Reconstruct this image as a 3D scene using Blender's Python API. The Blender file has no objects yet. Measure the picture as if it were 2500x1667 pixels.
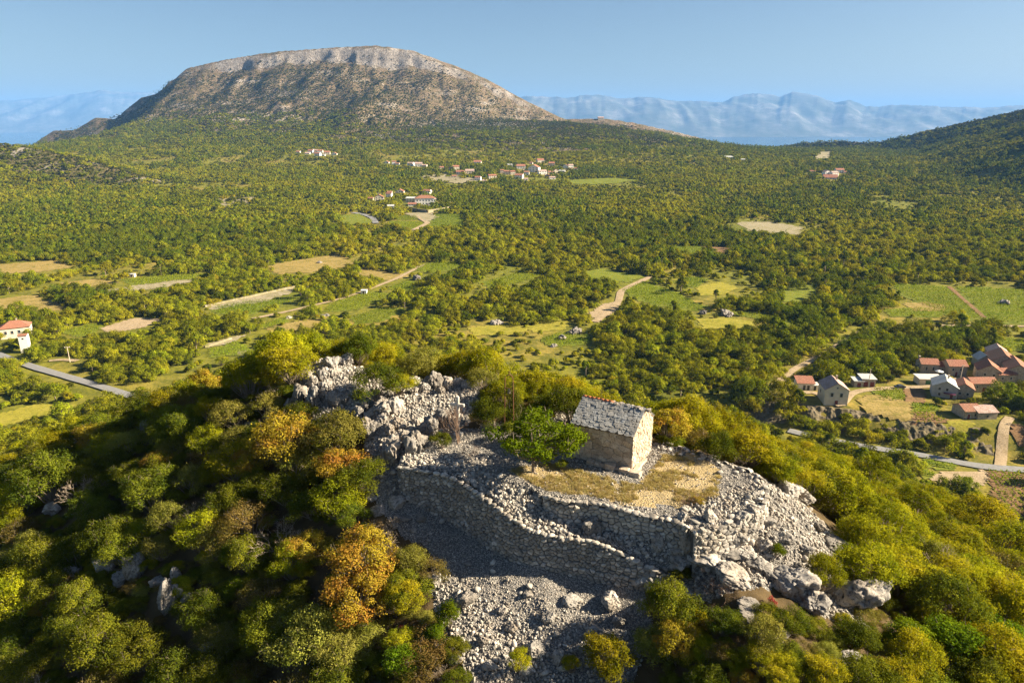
import bpy, bmesh, math, random
import numpy as np
from mathutils import Vector, Matrix

R = math.radians
random.seed(11)
rng = np.random.default_rng(11)
scene = bpy.context.scene
col = scene.collection

# ------------------------------------------------------------------ camera, sky, sun, exposure
CAM_Z, PITCH, FPX = 21.0, 17.5, 1689.0
cam_data = bpy.data.cameras.new('camera')
cam_data.sensor_width = 36.0
cam_data.lens = 36.0 * FPX / 2500.0
cam_data.clip_start = 0.5
cam_data.clip_end = 150000.0
cam = bpy.data.objects.new('camera', cam_data)
cam.location = (0, 0, CAM_Z)
cam.rotation_euler = (R(90 - PITCH), 0, 0)
col.objects.link(cam)
scene.camera = cam

SUN_EL, SUN_AZ = 29.0, 0.0           # azimuth counted from +X towards +Y
to_sun = Vector((math.cos(R(SUN_EL)) * math.cos(R(SUN_AZ)), math.cos(R(SUN_EL)) * math.sin(R(SUN_AZ)), math.sin(R(SUN_EL))))
world = bpy.data.worlds.new('World')
scene.world = world
world.use_nodes = True
wn = world.node_tree.nodes
wl = world.node_tree.links
sky = wn.new('ShaderNodeTexSky')
sky.sky_type = 'NISHITA'
sky.sun_disc = False
sky.sun_elevation = R(SUN_EL)
sky.sun_rotation = math.atan2(to_sun.x, to_sun.y)
sky.altitude = 400.0
sky.air_density = 1.0
sky.dust_density = 1.6
sky.ozone_density = 2.2
bg = wn['Background']
bg.inputs['Strength'].default_value = 0.029
wl.new(sky.outputs['Color'], bg.inputs['Color'])

sun_data = bpy.data.lights.new('sun', 'SUN')
sun_data.energy = 5.0
sun_data.angle = R(0.55)
sun_data.color = (1.0, 0.87, 0.65)
sun = bpy.data.objects.new('sun', sun_data)
sun.rotation_euler = to_sun.to_track_quat('Z', 'Y').to_euler()
sun.location = (40, 40, 60)
col.objects.link(sun)

vs = scene.view_settings
vs.view_transform = 'Standard'
vs.look = 'None'
vs.exposure = 1.95
vs.gamma = 1.0
cy = scene.cycles
cy.max_bounces = 4
cy.diffuse_bounces = 4
cy.glossy_bounces = 2
cy.transmission_bounces = 4
cy.transparent_max_bounces = 8
cy.volume_bounces = 0
cy.use_denoising = True
cy.denoiser = 'OPENIMAGEDENOISE'
cy.denoising_input_passes = 'RGB_ALBEDO_NORMAL'
cy.denoising_prefilter = 'NONE'
cy.caustics_reflective = False
cy.caustics_refractive = False
scene.render.film_transparent = False

# ------------------------------------------------------------------ helpers
def tag(o, label=None, cat=None, group=None, kind=None):
    if label: o['label'] = label
    if cat: o['category'] = cat
    if group: o['group'] = group
    if kind: o['kind'] = kind
    return o

def link(o, parent=None):
    col.objects.link(o)
    if parent is not None: o.parent = parent
    return o

def empty(name, loc=(0, 0, 0), rz=0.0):
    o = bpy.data.objects.new(name, None)
    o.empty_display_size = 0.3
    o.location = loc
    o.rotation_euler = (0, 0, rz)
    return link(o)

def mesh_np(name, verts, faces, mat=None, smooth=False):
    """faces: array (n,3) or (n,4), or a list of tuples"""
    me = bpy.data.meshes.new(name)
    verts = np.asarray(verts, dtype=np.float32)
    if isinstance(faces, np.ndarray):
        k = faces.shape[1]
        n = len(faces)
        me.vertices.add(len(verts))
        me.vertices.foreach_set('co', verts.ravel())
        me.loops.add(n * k)
        me.loops.foreach_set('vertex_index', faces.astype(np.int32).ravel())
        me.polygons.add(n)
        me.polygons.foreach_set('loop_start', np.arange(0, n * k, k, dtype=np.int32))
        me.update(calc_edges=True)
    else:
        me.from_pydata([tuple(map(float, v)) for v in verts], [], [tuple(f) for f in faces])
        me.update()
    if smooth and len(me.polygons):
        me.polygons.foreach_set('use_smooth', np.ones(len(me.polygons), dtype=bool))
    if mat is not None:
        me.materials.append(mat)
    return me

def obj(name, me, parent=None, loc=(0, 0, 0), rot=(0, 0, 0), scl=(1, 1, 1)):
    o = bpy.data.objects.new(name, me)
    o.location = loc
    o.rotation_euler = rot
    o.scale = scl
    return link(o, parent)

class MB:
    """collects simple shapes into one mesh"""
    def __init__(self): self.v = []; self.f = []
    def add(self, vs, fs):
        b = len(self.v)
        self.v += [tuple(map(float, p)) for p in vs]
        self.f += [tuple(b + i for i in f) for f in fs]
    def box(self, x0, x1, y0, y1, z0, z1, M=None):
        vs = [Vector((x, y, z)) for z in (z0, z1) for y in (y0, y1) for x in (x0, x1)]
        if M is not None: vs = [M @ v for v in vs]
        self.add(vs, [(0, 2, 3, 1), (4, 5, 7, 6), (0, 1, 5, 4), (2, 6, 7, 3), (0, 4, 6, 2), (1, 3, 7, 5)])
    def tube(self, pts, rad, n=6, cap=True):
        pts = [Vector(p) for p in pts]
        if not isinstance(rad, (list, tuple)): rad = [rad] * len(pts)
        rings = []
        for i, p in enumerate(pts):
            d = (pts[min(i + 1, len(pts) - 1)] - pts[max(i - 1, 0)]).normalized()
            a = Vector((0, 0, 1)) if abs(d.z) < 0.9 else Vector((1, 0, 0))
            s = d.cross(a).normalized(); t = s.cross(d)
            rings.append([p + (s * math.cos(k * 2 * math.pi / n) + t * math.sin(k * 2 * math.pi / n)) * rad[i] for k in range(n)])
        vs = [v for r in rings for v in r]
        fs = []
        for i in range(len(rings) - 1):
            for k in range(n):
                a, b = i * n + k, i * n + (k + 1) % n
                fs.append((a, a + n, b + n, b))
        if cap:
            fs.append(tuple(range(n - 1, -1, -1))[::-1]); fs.append(tuple((len(rings) - 1) * n + k for k in range(n)))
        self.add(vs, fs)
    def lathe(self, prof, n=16, c=(0, 0, 0)):
        vs = []; fs = []
        for r, z in prof:
            for k in range(n):
                a = 2 * math.pi * k / n
                vs.append((c[0] + r * math.cos(a), c[1] + r * math.sin(a), c[2] + z))
        for i in range(len(prof) - 1):
            for k in range(n):
                a, b = i * n + k, i * n + (k + 1) % n
                fs.append((a, b, b + n, a + n))
        self.add(vs, fs)
    def mesh(self, name, mat, smooth=False):
        return mesh_np(name, self.v, self.f, mat, smooth)

# noise -----------------------------------------------------------------------------------------
def _hash(ix, iy, seed):
    h = (ix.astype(np.int64) * 374761393 + iy.astype(np.int64) * 668265263 + seed * 1274126177) & 0xFFFFFFFF
    h = ((h ^ (h >> 13)) * 1274126177) & 0xFFFFFFFF
    h = ((h ^ (h >> 15)) * 2246822519) & 0xFFFFFFFF
    return ((h ^ (h >> 16)) & 0xFFFFFF) / float(0xFFFFFF)

def vnoise(x, y, seed=0):
    x = np.asarray(x, float); y = np.asarray(y, float)
    ix = np.floor(x); iy = np.floor(y)
    fx = x - ix; fy = y - iy
    fx = fx * fx * (3 - 2 * fx); fy = fy * fy * (3 - 2 * fy)
    a = _hash(ix, iy, seed); b = _hash(ix + 1, iy, seed); c = _hash(ix, iy + 1, seed); d = _hash(ix + 1, iy + 1, seed)
    return (a + (b - a) * fx) * (1 - fy) + (c + (d - c) * fx) * fy

def fbm(x, y, seed=0, oct=4):
    s = 0; amp = 0.5; t = 0
    for o in range(oct):
        s = s + amp * (vnoise(x * 2 ** o + 17.3 * o, y * 2 ** o - 9.1 * o, seed + o) * 2 - 1); t += amp; amp *= 0.5
    return s / t

def sstep(a, b, x):
    t = np.clip((x - a) / (b - a), 0, 1)
    return t * t * (3 - 2 * t)

def inpoly(x, y, poly):
    x = np.asarray(x, float); y = np.asarray(y, float)
    r = np.zeros(x.shape, bool)
    n = len(poly)
    for i in range(n):
        x0, y0 = poly[i][0], poly[i][1]; x1, y1 = poly[(i + 1) % n][0], poly[(i + 1) % n][1]
        if y0 == y1: continue
        c = ((y0 > y) != (y1 > y)) & (x < (x1 - x0) * (y - y0) / (y1 - y0) + x0)
        r ^= c
    return r

def polydist(x, y, pts):
    """distance to polyline, index-parameter along it, sign (positive on the side of smaller y)"""
    best = np.full(x.shape, 1e18); par = np.zeros(x.shape); sg = np.zeros(x.shape)
    for i in range(len(pts) - 1):
        ax, ay = pts[i][0], pts[i][1]; bx, by = pts[i + 1][0], pts[i + 1][1]
        dx, dy = bx - ax, by - ay
        t = np.clip(((x - ax) * dx + (y - ay) * dy) / (dx * dx + dy * dy), 0, 1)
        d2 = (x - ax - t * dx) ** 2 + (y - ay - t * dy) ** 2
        m = d2 < best
        best = np.where(m, d2, best); par = np.where(m, i + t, par)
        sg = np.where(m, (x - ax) * dy - (y - ay) * dx, sg)
    return np.sqrt(best), par, sg

# pixel of the photograph (2500 wide) <-> point ---------------------------------------------------
_p = R(PITCH)
def ray(px, py):
    u = (px - 1250.0) / FPX; v = -(py - 833.5) / FPX
    return np.array([u, math.cos(_p) + v * math.sin(_p), -math.sin(_p) + v * math.cos(_p)])
def gz(px, py, z=0.0):
    d = ray(px, py); t = (z - CAM_Z) / d[2]
    return np.array([d[0] * t, d[1] * t, z])
def gy(px, py, Y):
    d = ray(px, py); t = Y / d[1]
    return np.array([d[0] * t, Y, CAM_Z + d[2] * t])
def project(x, y, z):
    z = z - CAM_Z
    dep = y * math.cos(_p) - z * math.sin(_p); up = y * math.sin(_p) + z * math.cos(_p)
    return 1250 + FPX * x / dep, 833.5 - FPX * up / dep, dep

# ------------------------------------------------------------------ the lie of the land (metres; the chapel terrace is z = 0)
SEA_Z = -262.0
LOWW = [(-7.58, 39.93, -.1, -1.9), (-4.03, 38.8, -.1, -3.0), (-1.79, 36.73, -.4, -3.3), (-.29, 35.25, -.8, -3.3), (.93, 34.15, -1.1, -3.1),
        (1.98, 33.81, -1.2, -3.1), (4.74, 33.33, -1.3, -3.5), (5.76, 32.88, -1.6, -3.5), (7.38, 32.32, -2.2, -3.6), (8.6, 32.0, -2.6, -3.6)]   # x, y, top, foot
UPW = [(1.7, 36.35, -.1, -.7), (3.02, 35.23, .1, -1.1), (4.37, 35.3, .1, -1.4), (5.93, 34.61, .1, -1.4), (7.41, 33.79, .1, -1.4), (8.92, 33.3, .1, -1.4), (9.6, 32.65, .0, -1.5)]
PERIM_FRONT = [(9.5, 32.3), (10.4, 32.4), (11.6, 32.95)]
PERIM = [(10.2, 43.4), (12.6, 41.6), (14.1, 40.3), (15.3, 39.0), (15.6, 37.7), (14.9, 35.5), (13.8, 34.2)]
T1 = [(p[0] + .12, p[1] + .34) for p in LOWW] + [(9.6, 32.6), (8.9, 33.5), (7.4, 34), (5.9, 34.8), (4.4, 35.6), (3.0, 35.5), (0, 38), (-4, 41.5), (-7.4, 41)]
T2 = [(p[0], p[1] + .28) for p in UPW] + [(11.2, 32.8)] + [p for p in PERIM[::-1]] + [(6, 46), (1, 47), (-5, 45), (-7.5, 42.5), (-7.4, 41), (-4, 41.5), (0, 38)]

OUT = [(p[0], p[1] - .3, p[3]) for p in LOWW] + [
    (16.4, 38, -1.0), (15.2, 41.3, -.9), (13.5, 42.9, -.8), (11, 44.5, -.5), (15.7, 34.6, -1.6), (13.2, 32.6, -2.1), (11, 31.2, -2.4),
    (6, 47, -.4), (1, 48.2, 0), (-5, 46.2, .4), (-8.4, 43, .0), (-9, 40.5, -1.4), (-9.5, 38, -3.0),
    (-15.6, 54, 2.4), (-16.3, 49.5, .6), (-11, 50, 1.2), (-9, 46.6, .7), (-3, 50.5, 1.2), (2.5, 49.5, .2), (-20, 53, .0), (-14, 45, -1.6), (-12, 42, -2.6),
    (5, 56, -5), (-5, 60, -3.5), (-15, 64, -4), (15, 50, -4.5), (20, 46, -4.8), (25, 56, -14), (10, 70, -17), (-10, 80, -17), (-28, 64, -4.6), (-42, 66, -9.4), (-60, 66, -16),
    (0, 29.5, -4.6), (4, 28, -5.2), (7.6, 29.2, -4.6), (1, 25.5, -6.0), (6, 24, -6.4), (-4, 32, -4.2), (-5, 26, -6.5), (-7, 35, -4.2), (0, 10, -14), (-20, 20, -17), (12, 10, -13),
    (11.5, 30.3, -2.2), (15.8, 32, -3.3), (19.2, 31.5, -4.8), (24, 34, -7.2), (30, 34, -9.4), (34, 39, -11.8), (22, 40, -5.4), (27, 46, -9.2), (18.5, 41, -2.6), (45, 40, -18), (40, 55, -21), (20, 24, -5.8), (30, 20, -10), (13, 25, -2.7), (10.5, 27, -2.5), (9, 23, -4.2),
    (-22, 45, -4.2), (-23, 38, -7.4), (-34, 38, -12.4), (-50, 58, -14.2), (-16, 34, -7.4), (-12, 28, -9.5), (-30, 50, -5.2), (-40, 52, -9.6), (-25, 28, -14), (-50, 35, -20)]
for k in range(24):
    a = k * 2 * math.pi / 24
    for rr, zz in ((62, -27), (100, -54), (150, -84), (185, -85)):
        x, y = 2 + rr * math.cos(a), 45 + rr * math.sin(a)
        if rr == 62 and (x < 25 and y < 90 or y < 45): continue
        OUT.append((x, y, zz))
IN1 = [(p[0], p[1], p[2] - .15) for p in LOWW] + [(p[0], p[1] - .2, p[3]) for p in UPW] + [(0, 38, -.1), (-4, 41.5, 0), (-7.4, 41, 0), (2, 36.5, -.5), (9.6, 32.5, -1.6)]

def _fit(A):
    A = np.array(A, float)
    D = np.sqrt(((A[:, None, :2] - A[None, :, :2]) ** 2).sum(-1) + .3)
    n = len(A); K = np.zeros((n + 1, n + 1)); K[:n, :n] = D; K[:n, n] = 1; K[n, :n] = 1
    s = np.linalg.solve(K, np.append(A[:, 2], 0))
    return A[:, :2], s
_OUTF, _IN1F = _fit(OUT), _fit(IN1)
def _eval(F, x, y):
    P, s = F
    out = np.full(x.shape, s[-1])
    for i in range(len(P)):
        out = out + s[i] * np.sqrt((x - P[i, 0]) ** 2 + (y - P[i, 1]) ** 2 + .3)
    return out

def _sil(pts, Y):
    return [tuple(gy(px, py, (Y(px) if callable(Y) else Y))) for px, py in pts]
MTN_SIL = [(-420, 420), (-150, 385), (64, 345), (160, 308), (282, 274), (351, 236), (420, 183), (457, 165), (574, 141), (680, 125), (829, 115), (914, 110.6), (999, 122),
           (1063, 143), (1148, 175), (1233, 218), (1307, 257), (1382, 292), (1467, 289), (1541, 298), (1637, 319), (1743, 345), (1807, 358), (1871, 361), (1945, 355)]
MTN = _sil(MTN_SIL, 2800.0)
RHILL = _sil([(1871, 361), (1945, 351), (2051, 345), (2136, 349), (2232, 329), (2338, 303), (2500, 268), (2750, 215), (3000, 190)], lambda px: 2650 - (px - 1871) * 1.25)
LHILL = _sil([(-500, 395), (-200, 350), (0, 352), (100, 366), (190, 386), (310, 421), (430, 452), (520, 486)], lambda px: 1280 - px * .25)
_MZ = np.array([p[2] for p in MTN]); _RZ = np.array([p[2] for p in RHILL]); _LZ = np.array([p[2] for p in LHILL])
_MC = np.array([4, 4, 6, 6, 6, 8, 12, 14, 28, 36, 46, 50, 46, 34, 24, 16, 10, 5, 3, 3, 3, 2, 2, 2, 2], float)

def smax(a, b, k):
    h = np.clip(.5 + .5 * (a - b) / k, 0, 1)
    return b + (a - b) * h + k * h * (1 - h)

# the step below the village on the right, with the road at its foot
ESC = [gz(1700, 1010, -88), gz(1920, 1030, -88), gz(2060, 1046, -88), gz(2200, 1072, -88), gz(2300, 1085, -88), gz(2420, 1100, -88), gz(2700, 1120, -88)]
ESC = [(p[0], p[1]) for p in ESC]

def H(x, y):
    x = np.asarray(x, float); y = np.asarray(y, float)
    sh = x.shape; x = x.ravel(); y = y.ravel()
    zv = -85 + 2.2 * fbm(x / 260, y / 260, 3, 2)
    rise = .045 * (np.clip(y, 1000, 1500) - 1000) + .008 * (np.clip(y, 1500, 2600) - 1500)
    zv = zv + rise * sstep(-1900, -800, x)
    zv = zv + (.085 * (np.clip(y, 1450, 2500) - 1450) + 10 * fbm(x / 180, y / 180, 5, 3) * sstep(1400, 1900, y)) * sstep(-1750, -1000, x) * (1 - sstep(150, 900, x))
    zv = zv + 5 * fbm(x / 120, y / 120, 6, 3) * sstep(700, 1100, y)
    zv = zv - 250 * sstep(2500, 3700, np.maximum(y, np.abs(x) * .9)) - 12 * sstep(2000, 2600, y)
    m = (x > 40) & (y < 420) & (y > 120)
    if m.any():
        d, par, sg = polydist(x[m], y[m], ESC)
        sd = np.where(sg > 0, -d, d)            # positive on the far side
        zv[m] += (6.0 * sstep(-4, 9, sd) - 3.0) * sstep(40, 90, x[m]) * (1 - sstep(240, 380, y[m]))
    z = zv
    far = y > 500
    if far.any():
        X, Yv = x[far], y[far]; zf = z[far]
        d, par, sg = polydist(X, Yv, MTN)
        i = np.arange(len(MTN)); zr = np.interp(par, i, _MZ); c = np.interp(par, i, _MC)
        front = sg > 0
        g = fbm(X / 210 + .3 * d / 210, Yv / 420, 21, 4); g2 = fbm(X / 45, Yv / 60, 22, 3); g3 = fbm(X / 16, Yv / 20, 23, 3)
        c = c * (1 + .75 * fbm(X / 150, Yv / 300, 24, 4))
        dw = np.maximum(d + 26 * fbm(X / 60, Yv / 90, 25, 4) * sstep(0, 20, d), 0)
        drop = np.where(front, c * sstep(3, 42, dw) + .62 * 520 * (1 - np.exp(-d / 520.0)) + .07 * np.maximum(d - 600, 0), .62 * d)
        rough = sstep(8, 130, d)
        seg_s = par * 130.0
        gul = np.abs(fbm(seg_s / 70 + .6 * fbm(X / 150, Yv / 150, 26, 3), d / 900, 27, 3))
        zm = zr - drop + rough * (8 * g + 5.0 * g2 + 19 * np.minimum(gul, .35) - 4) + 2.2 * g3 * sstep(0, 25, d) + np.where(d < 90, 3.2 * g2 * (1 - d / 90), 0)
        zf = smax(zm, zf, 30)
        d, par, sg = polydist(X, Yv, RHILL)
        zr = np.interp(par, np.arange(len(RHILL)), _RZ); front = sg > 0
        zh = zr - np.where(front, .40, .45) * d + sstep(5, 80, d) * (7 * fbm(X / 120, Yv / 120, 31, 3) + 1.5 * g2)
        zf = smax(zh, zf, 14)
        d, par, sg = polydist(X, Yv, LHILL)
        zr = np.interp(par, np.arange(len(LHILL)), _LZ); front = sg > 0
        zh = zr - np.where(front, .27, .25) * d + sstep(3, 60, d) * (4 * fbm(X / 70, Yv / 70, 41, 3)) + 1.2 * g3
        zf = smax(zh, zf, 12)
        z[far] = zf
    dn = np.hypot(x - 2, y - 45)
    near = dn < 190
    if near.any():
        X, Yv = x[near], y[near]
        zo = _eval(_OUTF, X, Yv)
        zo = zo + .22 * fbm(X / 2.2, Yv / 2.2, 51, 3) + .09 * fbm(X / .6, Yv / .6, 52, 2)
        a = inpoly(X, Yv, T1); b = inpoly(X, Yv, T2)
        nz = .05 * fbm(X / .7, Yv / .7, 53, 2)
        if a.any(): zo[a] = (_eval(_IN1F, X[a], Yv[a]) + 1.6 * nz[a])
        zo[b] = .10 * fbm(X[b] / 3, Yv[b] / 3, 54, 2) + nz[b]
        w = 1 - sstep(130, 185, dn[near])
        z[near] = z[near] * (1 - w) + zo * w
    return z.reshape(sh)

def h1(x, y): return float(H(np.array([float(x)]), np.array([float(y)]))[0])

# heights on rings around the foot of the camera: the land sheets are cut from this grid, and sight lines are read off it
_fine = np.linspace(-42, 42, 560)
ANG = np.radians(np.concatenate([np.linspace(-180, -42, 70)[:-1], _fine, np.linspace(42, 180, 70)[1:-1]]))
RAD = np.concatenate([[.4, 3, 8], np.exp(np.linspace(math.log(15), math.log(75), 220)), np.exp(np.linspace(math.log(75), math.log(1500), 170))[1:], np.linspace(1500, 2400, 62)[1:], np.linspace(2400, 3050, 90)[1:], np.linspace(3050, 5600, 30)[1:]])
_A, _Rr = np.meshgrid(ANG, RAD)
GX, GY = _Rr * np.sin(_A), _Rr * np.cos(_A)
GZ = H(GX, GY)
def gp(px, py, lift=0.0):
    """where the line of sight through a pixel meets the land"""
    d = ray(px, py); az = math.atan2(d[0], d[1]); hd = math.hypot(d[0], d[1])
    k = int(np.clip(np.searchsorted(ANG, az) - 1, 0, len(ANG) - 2)); f = (az - ANG[k]) / (ANG[k + 1] - ANG[k])
    z = GZ[:, k] * (1 - f) + GZ[:, k + 1] * f + lift
    g = CAM_Z + d[2] / hd * RAD - z
    b = np.nonzero(g[3:] < 0)[0]
    if len(b) == 0: r = RAD[-1]
    else:
        i = b[0] + 3; r = RAD[i - 1] + (RAD[i] - RAD[i - 1]) * g[i - 1] / (g[i - 1] - g[i]) if g[i - 1] > 0 else RAD[i]
    return np.array([d[0] / hd * r, d[1] / hd * r, CAM_Z + d[2] / hd * r - lift])
def mpp(P):
    """metres per photograph pixel at a point"""
    return project(P[0], P[1], P[2])[2] / FPX

# ------------------------------------------------------------------ materials
class NT:
    def __init__(self, name):
        self.m = bpy.data.materials.new(name); self.m.use_nodes = True
        self.t = self.m.node_tree; self.n = self.t.nodes; self.l = self.t.links
        self.n.clear()
        self.out = self.n.new('ShaderNodeOutputMaterial')
    def new(self, typ, **kw):
        nd = self.n.new(typ)
        for k, v in kw.items():
            if k.startswith('i_'): nd.inputs[k[2:].replace('_', ' ')].default_value = v
            else: setattr(nd, k, v)
        return nd
    def link(self, a, b): self.l.new(a, b)
    def pos(self, obj_space=False):
        if obj_space: return self.new('ShaderNodeTexCoord').outputs['Object']
        return self.new('ShaderNodeNewGeometry').outputs['Position']
    def noise(self, vec, scale, detail=4, rough=.6, dist=0.0):
        nd = self.new('ShaderNodeTexNoise', i_Scale=scale, i_Detail=detail, i_Roughness=rough, i_Distortion=dist)
        self.link(vec, nd.inputs['Vector']); return nd.outputs['Fac']
    def ramp(self, fac, stops, interp='LINEAR'):
        nd = self.new('ShaderNodeValToRGB'); cr = nd.color_ramp; cr.interpolation = interp
        while len(cr.elements) < len(stops): cr.elements.new(.5)
        for e, (p, c) in zip(cr.elements, stops):
            e.position = p; e.color = (c[0], c[1], c[2], 1) if not isinstance(c, (int, float)) else (c, c, c, 1)
        self.link(fac, nd.inputs['Fac']); return nd.outputs['Color']
    def mix(self, fac, a, b, mode='MIX'):
        nd = self.new('ShaderNodeMix', data_type='RGBA', blend_type=mode)
        if isinstance(fac, (int, float)): nd.inputs[0].default_value = fac
        else: self.link(fac, nd.inputs[0])
        for s, v in ((6, a), (7, b)):
            if isinstance(v, tuple): nd.inputs[s].default_value = (v[0], v[1], v[2], 1)
            else: self.link(v, nd.inputs[s])
        return nd.outputs[2]
    def math(self, op, a, b=0.0, clamp=False):
        nd = self.new('ShaderNodeMath', operation=op); nd.use_clamp = clamp
        for s, v in ((0, a), (1, b)):
            if isinstance(v, (int, float)): nd.inputs[s].default_value = v
            else: self.link(v, nd.inputs[s])
        return nd.outputs[0]
    def bump(self, h, strength=.5, dist=.05):
        nd = self.new('ShaderNodeBump', i_Strength=strength, i_Distance=dist)
        self.link(h, nd.inputs['Height']); return nd.outputs['Normal']
    def surface(self, colr, rough=.9, normal=None, spec=.15, metal=0.0):
        p = self.new('ShaderNodeBsdfPrincipled')
        p.inputs['Roughness'].default_value = rough
        p.inputs['Specular IOR Level'].default_value = spec
        p.inputs['Metallic'].default_value = metal
        if isinstance(colr, tuple): p.inputs['Base Color'].default_value = (*colr[:3], 1)
        else: self.link(colr, p.inputs['Base Color'])
        if normal is not None: self.link(normal, p.inputs['Normal'])
        self.link(p.outputs[0], self.out.inputs['Surface'])
        return self.m

def plain(name, c, rough=.85, var=.25, scale=3.0, spec=.2, metal=0.0, obj_space=False):
    t = NT(name); p = t.pos(obj_space)
    f = t.noise(p, scale, 5)
    c2 = t.ramp(f, [(.3, tuple(v * (1 - var) for v in c)), (.7, tuple(min(1, v * (1 + var)) for v in c))])
    return t.surface(c2, rough, None, spec, metal)

def foliage(name, c0, c1, c2=None, trans=.3, region=.02, reg_col=None, obvar=.35):
    """leaf colours: c0-c1 between leaves, c2 in some clumps, shifts from plant to plant and from place to place"""
    t = NT(name)
    at = t.new('ShaderNodeAttribute', attribute_name='tint').outputs['Fac']
    cl = t.new('ShaderNodeAttribute', attribute_name='clump').outputs['Fac']
    c = t.mix(at, c0, c1)
    if c2 is not None:
        c = t.mix(t.ramp(cl, [(.55, 0.0), (.85, 1.0)]), c, c2)
    oi = t.new('ShaderNodeObjectInfo')
    if reg_col is not None:
        n = t.noise(oi.outputs['Location'], region, 2)
        c = t.mix(t.ramp(n, [(.42, 0.0), (.62, .75)]), c, reg_col)
    hsv = t.new('ShaderNodeHueSaturation')
    v = t.math('ADD', t.math('MULTIPLY', oi.outputs['Random'], 2 * obvar), 1 - obvar)
    hv = t.math('ADD', t.math('MULTIPLY', t.math('FRACT', t.math('MULTIPLY', oi.outputs['Random'], 7.31)), .032), .490)
    t.link(v, hsv.inputs['Value']); t.link(hv, hsv.inputs['Hue']); t.link(c, hsv.inputs['Color'])
    c = hsv.outputs[0]
    d = t.new('ShaderNodeBsdfDiffuse'); tr = t.new('ShaderNodeBsdfTranslucent'); mx = t.new('ShaderNodeMixShader')
    t.link(c, d.inputs[0])
    g = t.mix(1.0, c, (1.0, .95, .45), 'MULTIPLY')
    t.link(g, tr.inputs[0]); mx.inputs[0].default_value = trans
    t.link(d.outputs[0], mx.inputs[1]); t.link(tr.outputs[0], mx.inputs[2])
    t.link(mx.outputs[0], t.out.inputs['Surface'])
    return t.m

def limestone(name, light=(.50, .47, .43), dark=(.24, .23, .22), warm=(.40, .33, .25), s=1.0, obj_space=False, lich=.5, var=.3):
    t = NT(name); p = t.pos(obj_space)
    a = t.noise(p, 1.3 * s, 6, .65); b = t.noise(p, 7 * s, 6, .7); c = t.noise(p, .45 * s, 3)
    base = t.ramp(a, [(.30, dark), (.48, tuple((light[i] + dark[i]) / 2 for i in range(3))), (.68, light)])
    base = t.mix(t.ramp(c, [(.45, 0.0), (.7, .8)]), base, warm)
    base = t.mix(t.ramp(b, [(.52, 0.0), (.62, lich)]), base, tuple(v * .42 for v in dark))
    oi = t.new('ShaderNodeObjectInfo')
    hsv = t.new('ShaderNodeHueSaturation')
    t.link(t.math('ADD', t.math('MULTIPLY', oi.outputs['Random'], 2 * var), 1 - var), hsv.inputs['Value'])
    t.link(base, hsv.inputs['Color'])
    h = t.math('ADD', t.math('MULTIPLY', a, .6), t.math('MULTIPLY', b, .4))
    return t.surface(hsv.outputs[0], .92, t.bump(h, .8, .12 / s), .15)

def roof_tiles(name, c=(.29, .12, .072)):
    t = NT(name)
    p = t.new('ShaderNodeTexCoord').outputs['Object']
    w = t.new('ShaderNodeTexWave', i_Scale=2.2, i_Distortion=.4); t.link(p, w.inputs['Vector'])
    n = t.noise(p, 3, 5); n2 = t.noise(p, .5, 2)
    cc = t.ramp(n, [(.3, tuple(v * .55 for v in c)), (.5, c), (.72, (c[0] * 1.25, c[1] * 1.5, c[2] * 1.8))])
    cc = t.mix(t.ramp(n2, [(.5, 0.0), (.75, .5)]), cc, (.20, .13, .08))
    return t.surface(cc, .85, t.bump(w.outputs['Fac'], .6, .06), .2)

M = {}
# ground of the hill: attribute 'rock' 0..1 marks bare stony ground, 'dry' dead grass
t = NT('hill_ground'); p = t.pos()
rock = t.new('ShaderNodeAttribute', attribute_name='rock').outputs['Fac']
dry = t.new('ShaderNodeAttribute', attribute_name='dry').outputs['Fac']
n1 = t.noise(p, .6, 5); n2 = t.noise(p, 9, 5, .7); n3 = t.noise(p, 30, 3, .7)
vor = t.new('ShaderNodeTexVoronoi', i_Scale=11.0); t.link(p, vor.inputs['Vector'])
vcol = t.new('ShaderNodeSeparateColor'); t.link(vor.outputs['Color'], vcol.inputs[0])
soil = t.ramp(n1, [(.3, (.050, .036, .018)), (.7, (.11, .075, .035))])
grav = t.ramp(vcol.outputs[0], [(0, (.18, .166, .15)), (.6, (.30, .275, .245)), (1, (.43, .39, .345))])
grav = t.mix(t.ramp(vor.outputs['Distance'], [(.25, 0.0), (.6, .75)]), grav, (.07, .065, .06))
rk = t.math('GREATER_THAN', t.math('ADD', rock, t.math('MULTIPLY', t.math('SUBTRACT', n2, .5), .9)), .5)
c = t.mix(rk, soil, grav)
dg = t.ramp(n2, [(.3, (.23, .165, .075)), (.55, (.36, .275, .14)), (.75, (.42, .36, .26))])
dk = t.math('GREATER_THAN', t.math('ADD', dry, t.math('MULTIPLY', t.math('SUBTRACT', n2, .5), 1.1)), .5)
c = t.mix(dk, c, dg)
hh = t.math('ADD', t.math('MULTIPLY', t.math('SUBTRACT', 1.0, vor.outputs['Distance']), rock), t.math('MULTIPLY', n3, .4))
M['hill'] = t.surface(c, .95, t.bump(hh, 1.0, .06), .1)

# valley floor
t = NT('valley_floor'); p = t.pos()
n1 = t.noise(p, .010, 5); n2 = t.noise(p, .16, 6, .75); n3 = t.noise(p, .9, 4, .7)
c = t.ramp(n1, [(.33, (.13, .14, .014)), (.5, (.19, .17, .022)), (.62, (.27, .195, .045)), (.76, (.14, .15, .016))])
c = t.mix(t.ramp(n2, [(.40, 0.0), (.58, .85)]), c, (.075, .082, .010))
c = t.mix(t.ramp(n3, [(.62, 0.0), (.78, .4)]), c, (.26, .20, .09))
M['valley'] = t.surface(c, .95, t.bump(n3, .6, .4), .08)

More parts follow.
